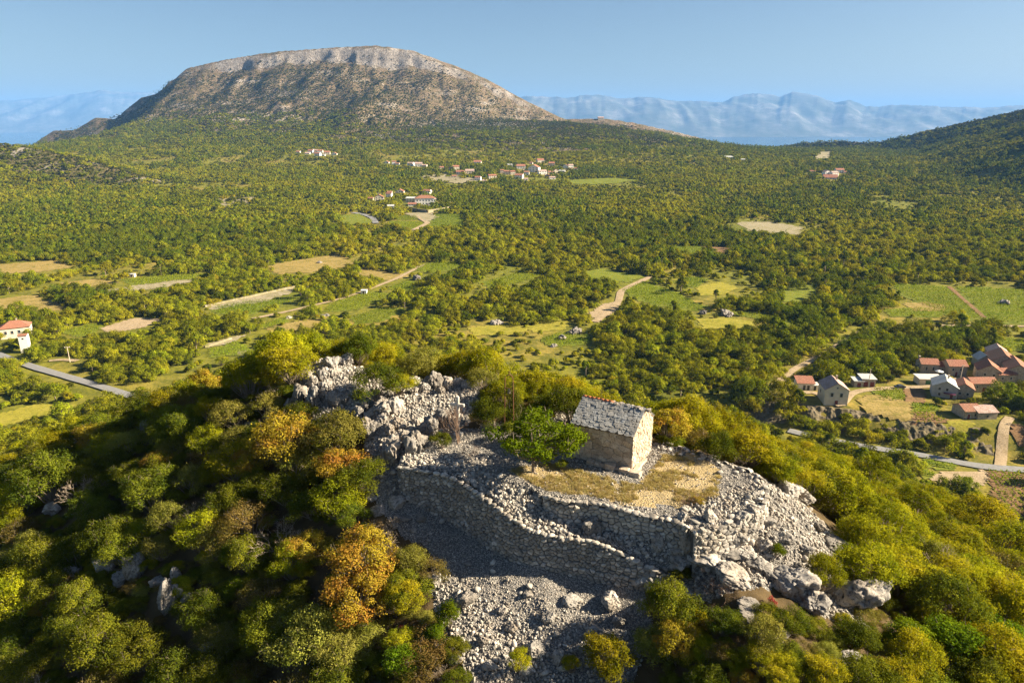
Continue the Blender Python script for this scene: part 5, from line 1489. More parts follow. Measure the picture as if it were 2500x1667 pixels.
house('stone house with a steep dark red roof in the village centre', 2424, 932, 8.5, 9, 4.6, -24, 'gable', .65, 'housestone', 'roofold', [('f', -1.6, 2.4, .8, 1.1), ('f', 1.6, 2.4, .8, 1.1), ('r', 1, 2, .8, 1)], axis='y')
house('low house with an orange roof right of the steep dark red roof', 2456, 935, 7.5, 7, 3.8, 2, 'gable', .5, 'housestone', 'roof', [('f', -2, 1.6, .8, 1), ('f', 1.6, 1.6, .8, 1)])
house('large old stone house with a brown tile roof at the village top', 2462, 914, 10, 12, 5.6, -24, 'gable', .6, 'housestone', 'roofold', [('f', -2.4, 3.2, .9, 1.2), ('f', 1.6, 3.2, .9, 1.2), ('l', 1, 3, .9, 1.2)], axis='y')
house('old house with a red roof cut by the right edge', 2500, 935, 8, 14, 5.4, -24, 'gable', .6, 'housestone', 'roofold', [('f', -2, 3, .9, 1.2), ('l', 0, 3, .9, 1.2), ('l', -3, 3, .9, 1.2)], axis='y')
house('roofless grey gabled ruin behind the village', 2405, 897, 5.6, 6, 3.6, -10, 'gable', .8, 'greywall', 'roofgrey', [('f', 0, 1.6, .9, 1.2, False)], axis='y', name='ruin', cat='ruin')
house('stone house with a pale broken roof at the top of the village', 2446, 888, 8.0, 9, 4.6, -24, 'gable', .6, 'housestone', 'roofpink', [('f', -1.4, 2.4, .8, 1.1)], axis='y')
house('long ruined barn with half of its red roof left', 2372, 1022, 6.4, 7, 3.0, 4, 'gable', .42, 'housestone', 'roofold', [('f', 1, 1, .7, .9, False)], [('f', -1.6, 1.1, 1.9)], name='barn', cat='barn')
house('pale roofed half of the ruined barn', 2408, 1024, 7.4, 7, 2.8, 4, 'gable', .36, 'housestone', 'roofpink', [('f', 0, .9, .7, .9, False)], name='barn', cat='barn')
# parasol and car in the village street
P = gp(2291, 917); e = empty('parasol', tuple(P)); tag(e, 'white parasol open beside the church-like house', 'parasol')
mb = MB(); mb.tube([(0, 0, 0), (0, 0, 2.5)], .04, 6); obj('pole', mb.mesh('pole', M['polewood']), e)
mb = MB(); mb.lathe([(0.01, 2.75), (.9, 2.5), (1.75, 2.1), (1.75, 2.0), (.9, 2.42), (.01, 2.66)], 8); obj('canopy', mb.mesh('canopy', M['canvas']), e)
OPEN.append((np.array([(P[0] - 3, P[1] - 5), (P[0] + 3, P[1] - 5), (P[0] + 3, P[1] + 3), (P[0] - 3, P[1] + 3)]), 1.0))
def car(label, px, py, rz):
    P = gp(px, py); e = empty('parked_car', (P[0], P[1], P[2] + .38), R(rz)); tag(e, label, 'car')
    prof = [(-2.1, .35), (-2.15, .75), (-1.95, .95), (-1.35, 1.0), (-.85, 1.42), (.75, 1.46), (1.35, 1.02), (2.0, .9), (2.15, .7), (2.1, .35)]
    n = len(prof); vs = [(x, s * (.86 if z < 1.1 else .66), z) for s in (-1, 1) for x, z in prof]
    fs = [tuple(range(n))[::-1], tuple(range(n, 2 * n))] + [(i, (i + 1) % n, n + (i + 1) % n, n + i) for i in range(n)]
    obj('body', mesh_np('body', vs, fs, M['carpaint']), e)
    for s in (-1, 1):
        obj('side_window', mesh_np('side_window', [(-1.15, s * .80, 1.08), (1.1, s * .80, 1.08), (.68, s * .69, 1.38), (-.75, s * .69, 1.36)], [(0, 1, 2, 3)], M['pane']), e)
        for x in (-1.3, 1.3):
            mb = MB(); mb.tube([(x, s * .72, .33), (x, s * .9, .33)], .33, 14); w = obj('wheel', mb.mesh('wheel', M['tyre']), e)
            mb = MB(); mb.tube([(x, s * .9, .33), (x, s * .915, .33)], .19, 10); obj('rim', mb.mesh('rim', M['concrete']), w)
    obj('windscreen', mesh_np('windscreen', [(1.30, -.74, 1.07), (1.30, .74, 1.07), (.80, .62, 1.43), (.80, -.62, 1.43)], [(0, 1, 2, 3)], M['pane']), e)
    OPEN.append((np.array([(P[0] - 5, P[1] - 6), (P[0] + 5, P[1] - 6), (P[0] + 5, P[1] + 3), (P[0] - 5, P[1] + 3)]), 1.0))
car('dark car parked on the village street', 2196, 949, 4)

# far hamlets: (x, y of the foot, width in photograph pixels, storeys, roof, wall)
def hamlet(where, grp, L, seed, extra_clear=6):
    g = np.random.default_rng(seed)
    for i, (px, py, w, st, rm, wm) in enumerate(sorted(L)):
        P = gp(px, py); m = mpp(P); W_ = w * m; h = 2.9 * st; d = W_ * g.uniform(.6, .85)
        ax = 'x' if g.random() < .75 else 'y'
        wins = [('f', u * W_ * .5, z, W_ * .09 + .3, 1.3, False) for z in [1.2 + 2.9 * k for k in range(st)] for u in (-.62, 0, .62)]
        wins += [('r', 0, 1.2 + 2.9 * (st - 1), 1.0, 1.3, False)]
        rl = {'roof': 'red tiled', 'roofold': 'dark red tiled', 'roofpink': 'faded pink', 'roofgrey': 'grey'}[rm]
        wl_ = {'white': 'white', 'cream': 'cream', 'housestone': 'stone', 'greywall': 'grey'}[wm]
        house('%s house from the left %s, %s, %s roof' % (ORD[i], where, wl_, rl), px, py, W_, d, h, g.uniform(-18, 18), 'gable' if rm != 'roofgrey' else 'shed', .5 if rm != 'roofgrey' else .15, wm, rm, wins, [('f', W_ * .2, 1.0, 2.0)], (), grp=grp, axis=ax, P=P, clear=extra_clear, over=.3, sink=4)
r_, o_, p_, g_ = 'roof', 'roofold', 'roofpink', 'roofgrey'
hamlet('in the white hamlet', 'houses of the white hamlet', [(951, 474, 12, 1, r_, 'white'), (976, 472, 20, 1, r_, 'cream'), (925, 492, 22, 2, r_, 'cream'), (950, 483, 14, 2, r_, 'white'), (905, 489, 12, 1, r_, 'housestone'), (1003, 495, 24, 2, g_, 'cream'), (1006, 504, 20, 1, r_, 'white'), (1043, 476, 18, 2, r_, 'white'),
        (1098, 482, 14, 1, r_, 'white'), (953, 509, 16, 1, g_, 'greywall'), (1057, 492, 14, 1, p_, 'white')], 301)
house('big white two-storey house with blue-white walls above the long terrace wall', 1036, 502, 26, 14, 9.5, 6, 'hip', .5, 'white', 'roofold', [('f', u, z, 1.3, 1.9, False) for z in (1.6, 5.6) for u in (-10, -6, -2, 2, 6, 10)] + [('r', 0, 5, 1.3, 1.9, False)], [('f', 4, 1.6, 2.6)], [(-4, 1)], clear=9)
def terrace(label, pts, h, mat='concrete'):
    Q = [gp(a, b) for a, b in pts]; mb = MB()
    for i in range(len(Q) - 1):
        a, b = Q[i], Q[i + 1]; d = Vector((b[0] - a[0], b[1] - a[1], 0)); n = Vector((-d.y, d.x, 0)).normalized() * .5
        vs = []
        for p in (a, b):
            for s in (-1, 1):
                for z in (-3, h): vs.append((p[0] + n.x * s, p[1] + n.y * s, p[2] + z))
        mb.add(vs, [(0, 1, 3, 2), (4, 6, 7, 5), (0, 4, 5, 1), (2, 3, 7, 6), (1, 5, 7, 3)])
    o = obj('terrace_wall', mb.mesh('terrace_wall', M[mat])); tag(o, label, 'wall')
    OPEN.append((np.array([(p[0], p[1] - 12) for p in Q] + [(p[0], p[1] + 5) for p in Q[::-1]]), 1.0))
terrace('long pale curved terrace wall in front of the white houses', [(1000, 513), (1020, 518), (1045, 521), (1075, 517), (1095, 513), (1108, 508), (1098, 500)], 4.2, 'pale')
terrace('pale stone wall along the upper lane of the white hamlet', [(917, 475), (940, 475), (965, 474), (995, 476), (1020, 475)], 2.2, 'pale')
terrace('pale dry-stone edge of the long terraced strip', [(500, 750), (560, 737), (620, 724), (700, 706), (735, 699)], 1.2, 'pale')
terrace('pale stone edge above the small vineyard on the left', [(500, 849), (530, 840), (565, 828)], 1.0, 'pale')
def box_(x, y): return 880 + x / 3.92, 360 + y / 3.92
far = [(1120, 153, 70, 1, r_, 'white'), (910, 215, 60, 2, r_, 'cream'), (860, 213, 34, 1, r_, 'white'), (775, 205, 40, 1, r_, 'housestone'), (955, 265, 80, 2, r_, 'cream'), (1045, 255, 84, 2, p_, 'cream'), (895, 290, 44, 1, o_, 'housestone'), (1125, 320, 56, 2, r_, 'white'), (1260, 303, 76, 2, r_, 'cream'), (1185, 335, 44, 1, p_, 'white'),
       (1355, 250, 40, 2, o_, 'housestone'), (1398, 262, 50, 2, o_, 'housestone'), (1455, 263, 46, 2, r_, 'cream'), (1430, 195, 46, 2, g_, 'greywall'), (1535, 208, 84, 2, r_, 'white'), (1720, 150, 66, 2, r_, 'cream'), (1635, 160, 30, 1, r_, 'white'), (1575, 232, 46, 1, p_, 'cream'), (1665, 238, 100, 3, r_, 'white'), (1590, 268, 50, 2, o_, 'white'),
       (1520, 300, 76, 2, r_, 'white'), (1585, 318, 36, 1, p_, 'white'), (1740, 260, 80, 2, p_, 'white'), (1790, 285, 50, 1, r_, 'housestone'), (1830, 180, 56, 2, r_, 'cream'), (1820, 252, 50, 1, o_, 'cream'), (1870, 250, 44, 2, r_, 'cream')]
hamlet('in the far village', 'houses of the far village', [box_(a, b) + (w / 3.92, st, rm, wm) for a, b, w, st, rm, wm in far], 302)
hamlet('right of the far village', 'houses on the outskirts of the far village', [box_(a, b) + (w / 3.92, st, rm, wm) for a, b, w, st, rm, wm in [(1835, 305, 56, 1, p_, 'white'), (1930, 240, 60, 1, g_, 'greywall'), (1965, 205, 50, 2, r_, 'white'), (2012, 200, 46, 2, p_, 'white'), (2005, 218, 40, 1, r_, 'cream'), (2060, 215, 30, 1, r_, 'white')]], 303)
hamlet('left of the far village', 'houses of the row left of the far village', [box_(a, b) + (w / 3.92, st, rm, wm) for a, b, w, st, rm, wm in [(250, 155, 46, 1, r_, 'white'), (320, 165, 40, 2, r_, 'white'), (352, 168, 40, 1, r_, 'white'), (480, 180, 60, 2, p_, 'white'), (520, 165, 50, 1, p_, 'white'), (555, 185, 70, 2, p_, 'white'), (612, 186, 50, 1, p_, 'cream')]], 304)
def boxb(x, y): return 680 + x / 5.345, 340 + y / 5.345
hamlet('in the upper hamlet', 'houses of the upper hamlet', [boxb(a, b) + (w / 5.345, st, rm, wm) for a, b, w, st, rm, wm in [(255, 180, 50, 1, r_, 'white'), (375, 200, 64, 1, p_, 'white'), (420, 185, 74, 2, r_, 'white'), (480, 180, 60, 2, p_, 'cream'), (540, 185, 70, 2, r_, 'white'), (508, 222, 76, 2, r_, 'white'), (625, 205, 84, 2, r_, 'cream'), (585, 222, 44, 1, g_, 'white'), (725, 208, 70, 1, r_, 'white')]], 305)
hamlet('below the right hill', 'houses of the hamlet below the right hill', [(1985, 422, 13, 1, r_, 'cream'), (2020, 428, 16, 2, p_, 'white'), (2038, 430, 18, 2, p_, 'white'), (2051, 423, 20, 2, r_, 'white'), (2066, 424, 10, 1, r_, 'white'), (2032, 438, 32, 1, r_, 'white')], 306)
P = gp(1467, 293); house('lone pinkish house on the wooded crest right of the mountain', 1467, 293, 22, 14, 8, 5, 'gable', .5, 'cream', 'roofpink', [('f', -5, 3, 1.4, 1.8, False), ('f', 0, 3, 1.4, 1.8, False), ('f', 5, 3, 1.4, 1.8, False)], P=P, sink=8, clear=8)
hamlet('near the pass', 'scattered houses near the pass', [(1781, 387, 18, 1, g_, 'white'), (1815, 393, 10, 1, g_, 'white')], 307)
# rock face below the village
def rock_face():
    E = np.array([ESC[0], ESC[1], ESC[2], ESC[3], ESC[4], ESC[5]]); d = np.concatenate([[0], np.cumsum(np.hypot(*np.diff(E, axis=0).T))])
    s = np.linspace(d[1] * .6, d[-1], 330); x = np.interp(s, d, E[:, 0]); y = np.interp(s, d, E[:, 1])
    tx, ty = np.gradient(x), np.gradient(y); L = np.hypot(tx, ty); nx, ny = -ty / L, tx / L
    V = []
    for o in np.linspace(-5, 8, 46):
        xx, yy = x + nx * o, y + ny * o
        e = sstep(-5, -2, o) * (1 - sstep(5.5, 8, o))
        V.append(np.stack([xx, yy, H(xx, yy) + e * (.55 + 1.5 * fbm(xx / 6, yy / 6, 301, 3) + 1.0 * fbm(xx / 1.6, yy / 1.6, 302, 4)) - .35], -1))
    V = np.array(V); m = V.shape[1]
    i, j = np.meshgrid(np.arange(45), np.arange(m - 1), indexing='ij')
    Fq = np.stack([i * m + j, i * m + j + 1, (i + 1) * m + j + 1, (i + 1) * m + j], -1).reshape(-1, 4)
    tag(obj('rock_face', mesh_np('rock_face', V.reshape(-1, 3), Fq, M['cliff'])), 'brown grey rock face between the village and the lower road', 'rock face', kind='structure')
    OPEN.append((np.concatenate([V[2][:, :2], V[-4][::-1, :2]]), .30))
rock_face()
# heaps of cleared field stones
def heap(label, px, py, w):
    P = gp(px, py); r = w * mpp(P) / 2
    o = obj('stone_heap', KARST[int(px) % 6], None, (P[0], P[1], P[2] + r * .1), (0, 0, px), (r, r * .9, r * .55)); tag(o, label, 'stone heap', 'heaps of cleared field stones')
    OPEN.append((np.array([(P[0] - r - 2, P[1] - r - 4), (P[0] + r + 2, P[1] - r - 4), (P[0] + r + 2, P[1] + r), (P[0] - r - 2, P[1] + r)]), 1.0))
for lab, a, b, c in (('pinkish heap of field stones below the dirt track', 705, 777, 20), ('heap of field stones beside the dark vine plot', 795, 771, 18), ('low stone heap right of the small vineyard', 1018, 683, 26), ('stone heap on the bare ground in mid valley', 1212, 790, 34), ('brown stone heap in the vineyard at the right edge', 2450, 742, 30),
                     ('pale rock heap in the rocky little vineyard', 1372, 828, 26), ('second pale rock heap beside the rocky little vineyard', 1405, 812, 40), ('white rocks at the bottom of the rocky little vineyard', 1352, 846, 20), ('rock row above the yellow green meadow', 1775, 770, 40), ('pale rocks left of the narrow vine strip', 1715, 766, 24), ('small heap in the dry yellow meadow', 780, 642, 16)):
    heap(lab, a, b, c)

# ------------------------------------------------------------------ plants of the near hill, one by one
def landmark_label(word, px, py, marks, used):
    """say which one by the nearest landmark and the side of it the thing is on"""
    d = [math.hypot(px - a, (py - b) * 1.3) for _, a, b in marks]
    for k in np.argsort(d)[:3]:
        nm, a, b = marks[k]; dx, dy = px - a, (py - b) * 1.3
        ver = 'above' if dy < 0 else 'below'; hor = 'left of' if dx < 0 else 'right of'
        side = hor if abs(dx) > 2.2 * abs(dy) else ver if abs(dy) > 2.2 * abs(dx) else ver + ' and ' + hor
        far = 'just ' if d[k] < 70 else 'well ' if d[k] > 170 else ''
        lab = '%s %s%s the %s' % (word, far, side, nm)
        if len(lab.split()) > 16: lab = '%s %s the %s' % (word, hor, nm)
        if lab not in used: break
    used.add(lab)
    return lab
HILL_MARKS = [('golden orange shrub', 693, 1069), ('bright green little tree', 818, 1212), ('bleached bare shrub', 677, 1318), ('big orange shrub', 880, 1352), ('large yellow shrub', 868, 1450), ('large pale olive shrub', 745, 1548), ('bright sapling in the dark slope', 511, 1500),
    ('little yellow sapling', 99, 1482), ('tilted grey rocks', 406, 1480), ('round grey rocks in the dark slope', 310, 1400), ('lone rock at the left', 125, 1255), ('upright green shrub', 563, 1357), ('broad sunlit oak shrub', 365, 1190), ('lone rock on the upper left slope', 354, 1060), ('isolated rock on the left crest', 545, 945),
    ('karst outcrop', 760, 960), ('stone cross', 1119, 1000), ('bell frame', 1243, 930), ('chapel', 1500, 1050), ('collapsed wall', 1760, 1110), ('terrace corner', 1870, 1190), ('tall pine', 2130, 1160), ('wide pine', 2240, 1240), ('huge grey boulder', 2108, 1470), ('pale boulder in two blocks', 1942, 1430), ('boulders at the right edge', 2474, 1480),
    ('wide conifer shrub', 2308, 1556), ('dense dark green shrub', 1632, 1485), ('orange yellow shrub', 1660, 1565), ('bright shrub at the bottom centre', 1490, 1600), ('green juniper by the scree', 1093, 1500), ('lower left corner', 0, 1667), ('lower right corner', 2500, 1667), ('left picture edge by the road', 0, 1060)]
VALLEY_MARKS = [('hipped red house', 30, 810), ('white transformer tower', 58, 845), ('wooden utility pole', 171, 860), ('road at the left edge', 150, 918), ('yellow plot at the left', 90, 1005), ('reddish soil clearing', 320, 795), ('pale grass strip', 380, 700), ('dry yellow meadow', 750, 645), ('long terraced strip', 620, 730), ('white field hut', 888, 712), ('dirt track', 720, 757),
    ('small left vineyard', 560, 855), ('stone heap in mid valley', 1212, 788), ('sandy track', 1500, 735), ('rocky little vineyard', 1380, 830), ('yellow green meadow', 1775, 790), ('small white village house', 1968, 938), ('gabled stone house', 2043, 960), ('pale shed', 2121, 930), ('church-like house', 2278, 898), ('grey-white house', 2318, 950), ('village barn', 2400, 945),
    ('ruined barn', 2395, 1005), ('square vineyard', 2265, 1025), ('rock face', 2180, 1060), ('lower road', 2330, 1128), ('dirt road bend', 2127, 800), ('pale dirt road', 1983, 880), ('large left vineyard', 2290, 735), ('large right vineyard', 2450, 745), ('dark corner vineyard', 2460, 1170), ('chapel roof', 1500, 960), ('neat vine rows', 2470, 1240)]
NAMES = {'oak': ('evergreen_shrub', 'shrub'), 'bright': ('broadleaf_tree', 'tree'), 'autumn': ('autumn_shrub', 'shrub'), 'sage': ('dusty_shrub', 'shrub'), 'brown': ('withered_shrub', 'shrub'), 'juniper': ('juniper_shrub', 'shrub'),
         'spread': ('broadleaf_tree', 'tree'), 'red': ('red_leaved_shrub', 'shrub'), 'pine': ('pine_tree', 'tree'), 'cypress': ('cypress_tree', 'tree'), 'twig': ('bare_shrub', 'shrub'), 'twigup': ('bare_shrub', 'shrub'), 'twigbrown': ('bare_shrub', 'shrub')}
PLACED = []
def plant(sp, x, y, z, s, label, group=None, sz=1.0, v=None, g=rng):
    L = PROTO[sp]; cr, tk, Rr, hh = L[int(g.integers(len(L))) if v is None else v % len(L)]
    nm, cat = NAMES[sp]
    rot = (0, 0, g.uniform(0, 6.283)); sc = (s * g.uniform(.93, 1.07), s * g.uniform(.93, 1.07), s * sz)
    if tk is None:
        o = obj(nm, cr, None, (x, y, z), rot, sc); tag(o, label, cat, group)
    else:
        o = empty(nm, (x, y, z), rot[2]); o.scale = sc; tag(o, label, cat, group)
        obj('trunk', tk, o); obj('crown', cr, o)
    PLACED.append((x, y, s * Rr))
    return o
HEROES = [   # species, crown centre x, y and width in photograph pixels, label, height factor
    ('autumn', 693, 1069, 175, 'large golden orange shrub below the pale rocks on the left', 1.0), ('sage', 813, 1053, 160, 'round olive yellow shrub right of the golden orange shrub', 1.15),
    ('autumn', 610, 1121, 100, 'small bright yellow shrub left of the golden orange shrub', 1.1), ('sage', 724, 1130, 135, 'olive shrub directly below the golden orange shrub', 1.0),
    ('bright', 818, 1212, 140, 'bright green little tree at the left end of the stone walls', 1.0), ('oak', 693, 1190, 120, 'dark green shrub left of the bright green little tree', 1.0),
    ('twig', 677, 1318, 150, 'bare pale shrub with bleached branches above the orange bushes', .9), ('autumn', 745, 1330, 115, 'orange leaved shrub beside the bleached bare shrub', .9),
    ('autumn', 880, 1352, 190, 'big orange and yellow shrub left of the scree', 1.0), ('twig', 925, 1300, 110, 'bare twigs sticking out above the big orange shrub', .9), ('autumn', 868, 1450, 190, 'large yellow shrub below the big orange shrub', 1.0),
    ('juniper', 563, 1357, 66, 'upright green shrub on the shaded slope beside the bare shrub', 1.0), ('juniper', 573, 1432, 62, 'second upright green shrub lower on the shaded slope', 1.0),
    ('sage', 745, 1548, 210, 'large pale olive shrub at the bottom left of centre', 1.1), ('sage', 822, 1595, 150, 'pale feathery shrub right of the large pale olive shrub', 1.1), ('bright', 511, 1500, 66, 'small bright green sapling in the dark slope', 1.0),
    ('autumn', 99, 1482, 62, 'little yellow sapling alone in the dark lower left', 1.0), ('autumn', 459, 1420, 34, 'tiny yellow sprig beside the tilted rocks', 1.0), ('oak', 365, 1190, 165, 'broad dark oak shrub with sunlit top on the left slope', 1.0),
    ('oak', 120, 1160, 190, 'broad dark oak shrub at the left edge', 1.0), ('oak', 560, 1225, 130, 'dark shrub in the middle of the shaded slope', 1.0), ('brown', 610, 1270, 150, 'brown withered shrub in the middle of the shaded slope', 1.0),
    ('oak', 270, 1300, 150, 'dark shrub above the shaded grey rocks', 1.0), ('oak', 105, 1350, 160, 'dark shrub left of the shaded grey rocks', 1.0), ('oak', 240, 1560, 200, 'large dark shrub at the bottom left', 1.0), ('brown', 640, 1450, 120, 'rust brown thin shrub left of the large yellow shrub', 1.0),
    ('juniper', 1093, 1500, 72, 'fresh green juniper at the left edge of the scree', 1.15), ('juniper', 1062, 1545, 64, 'lower green juniper left of the scree', 1.0), ('bright', 985, 1560, 105, 'light green shrub dotted with pink at the bottom', .8), ('juniper', 985, 1615, 96, 'green juniper at the bottom edge left of the scree', .9),
    ('brown', 1062, 1392, 84, 'russet brown shrub at the left rim of the scree', 1.0), ('sage', 1003, 1362, 100, 'yellowish shrub between orange shrub and scree', 1.1), ('bright', 1265, 1608, 62, 'small yellow green sapling in the front of the scree', 1.2), ('bright', 1395, 1618, 52, 'tiny yellow green sapling at the bottom of the scree', 1.2),
    ('bright', 1490, 1600, 145, 'bright yellow green shrub at the bottom centre', 1.0), ('twig', 1080, 1635, 66, 'small bleached twiggy shrub at the bottom edge', .9), ('oak', 1640, 1472, 160, 'dense dark green shrub right of the scree', 1.4), ('oak', 1662, 1395, 58, 'round green shrub at the end of the retaining wall', 1.0),
    ('autumn', 1660, 1565, 130, 'orange yellow shrub below the dense dark shrub', 1.1), ('twigbrown', 1755, 1428, 110, 'brown twiggy shrub against the bedrock', 1.0), ('oak', 1772, 1515, 105, 'dark shrub below the bedrock slabs', 1.0), ('brown', 1764, 1592, 96, 'brown shrub at the bottom right of centre', 1.0),
    ('juniper', 1900, 1342, 42, 'small green shrub alone on the rocky slope', .8), ('bright', 2010, 1398, 112, 'yellow green shrub right of the tilted bedrock', 1.0), ('sage', 2121, 1402, 105, 'olive shrub above the huge grey boulder', 1.0), ('oak', 2244, 1420, 155, 'dark oak shrub right of the huge grey boulder', 1.0),
    ('oak', 2335, 1462, 145, 'dark oak shrub on the lower right slope', 1.0), ('juniper', 2308, 1556, 170, 'wide fresh green conifer shrub at the lower right', .8), ('juniper', 2223, 1552, 120, 'green conifer shrub at the bottom right', .8), ('juniper', 2455, 1570, 140, 'green conifer shrub in the lower right corner', .8), ('oak', 2400, 1520, 120, 'dark shrub beside the conifer in the lower right corner', 1.0),
    ('oak', 1928, 1515, 112, 'dark shrub with pink leaves between the boulders', .9), ('oak', 2091, 1545, 130, 'dark shrub dotted yellow under the huge grey boulder', .9), ('bright', 1861, 1608, 112, 'light green shrub at the bottom below the bedrock', .8), ('bright', 1908, 1650, 92, 'green shrub at the bottom edge', .8), ('autumn', 1815, 1650, 78, 'orange red leafy sprig at the bottom edge', .8),
    ('pine', 2130, 1160, 250, 'tall yellow green pine on the right slope', .95), ('pine', 2240, 1240, 240, 'wide pine lower on the right slope', .85), ('pine', 2150, 1290, 200, 'pine crown beside the bare rocks on the right', .75), ('pine', 2065, 1095, 150, 'dark topped pine behind the others on the right slope', .9),
    ('bright', 2393, 1258, 180, 'olive leafed tree right of the pines', .9), ('bright', 2457, 1330, 170, 'olive tree at the right edge', .9), ('bright', 2351, 1325, 150, 'leafy tree below the wide pine', .8), ('brown', 2436, 1388, 150, 'brownish shrub under the olive trees at the right edge', 1.0),
    ('bright', 1989, 1145, 115, 'green tree left of the tall pine', .9), ('bright', 1904, 1142, 112, 'leafy tree behind the collapsed wall', .9),
    ('oak', 1200, 1005, 112, 'dark bushy tree between the cross and the cypress', 1.15), ('oak', 1250, 1048, 70, 'dark bush between the cypress and the spreading tree', 1.1), ('oak', 1076, 1073, 64, 'dark low bush left of the cross', .9), ('oak', 1372, 1131, 36, 'tiny dark bush at the foot of the chapel wall', .9),
    ('oak', 915, 930, 150, 'large dark shrub in the middle of the karst outcrop', .9), ('bright', 975, 935, 90, 'sunlit shrub at the right of the karst outcrop', .8), ('twigbrown', 1692, 1216, 78, 'dry brown bush on the terrace in front of the chapel', .8), ('autumn', 1702, 1222, 40, 'low golden tuft under the dry brown bush', .5), ('twigbrown', 1150, 1098, 64, 'brown dry scrub left of the spreading tree', .9),
    ('red', 1882, 1468, 30, 'crimson sprig beside the pale boulder in two blocks', 1.2), ('red', 1936, 1516, 26, 'crimson sprig between dark shrubs under the boulders', 1.0), ('red', 2032, 1366, 24, 'crimson tuft on the yellow green shrub', 1.0), ('red', 982, 1538, 30, 'pink red tuft left of the junipers', 1.0), ('red', 1006, 1552, 24, 'second pink red tuft right beside the junipers', 1.0), ('red', 1880, 1582, 26, 'crimson sprig low at the bottom right of centre', 1.0), ('red', 1945, 1632, 24, 'pink sprig at the bottom edge', 1.0),
    ('oak', 352, 985, 100, 'dark tree on the left crest where the road disappears', 1.0), ('bright', 410, 980, 100, 'sunlit tree on the left crest right of where the road disappears', 1.0),
    ('twig', 650, 880, 130, 'bleached bare shrub above the karst outcrop', 1.0), ('twig', 590, 860, 110, 'bare grey shrub on the left crest of the hill', 1.0), ('autumn', 610, 905, 100, 'reddish yellow shrub left of the outcrop', .9), ('sage', 575, 1010, 125, 'dusty shrub in the sun left of the outcrop', 1.0), ('bright', 540, 880, 140, 'sunlit green tree on the left crest of the hill', .9)]
def heroes():
    g = np.random.default_rng(410)
    for sp, cx, cy_, w, lab, sz in HEROES:
        Rr, hh = PROTO[sp][0][2], PROTO[sp][0][3]
        s = w * (50 / FPX) / 2 / Rr; P = gp(cx, cy_, lift=.55 * hh * s * sz)
        for _ in range(4):
            s = w * min(mpp(P), 75 / FPX) / 2 / Rr; P = gp(cx, cy_, lift=.55 * hh * s * sz)
        plant(sp, P[0], P[1], P[2], s, lab, None, sz, None, g)
    P = gp(1306, 1152); plant('spread', P[0], P[1], P[2], 1.38, 'bright green spreading tree beside the chapel', None, 1.0, 0, g)
    P = gp(1255, 1046); plant('cypress', P[0], P[1], P[2], .95, 'slim dark cypress behind the spreading tree', None, 1.0, 0, g)
    P = gp(1117, 1080); plant('twigup', P[0], P[1], P[2], 1.3, 'leafless brown stems rising in front of the cross', None, 1.1, 0, g)
    P = gp(1088, 1075); plant('twigup', P[0], P[1], P[2], .9, 'thin leafless stems left of the cross', None, 1.1, 1, g)
heroes()

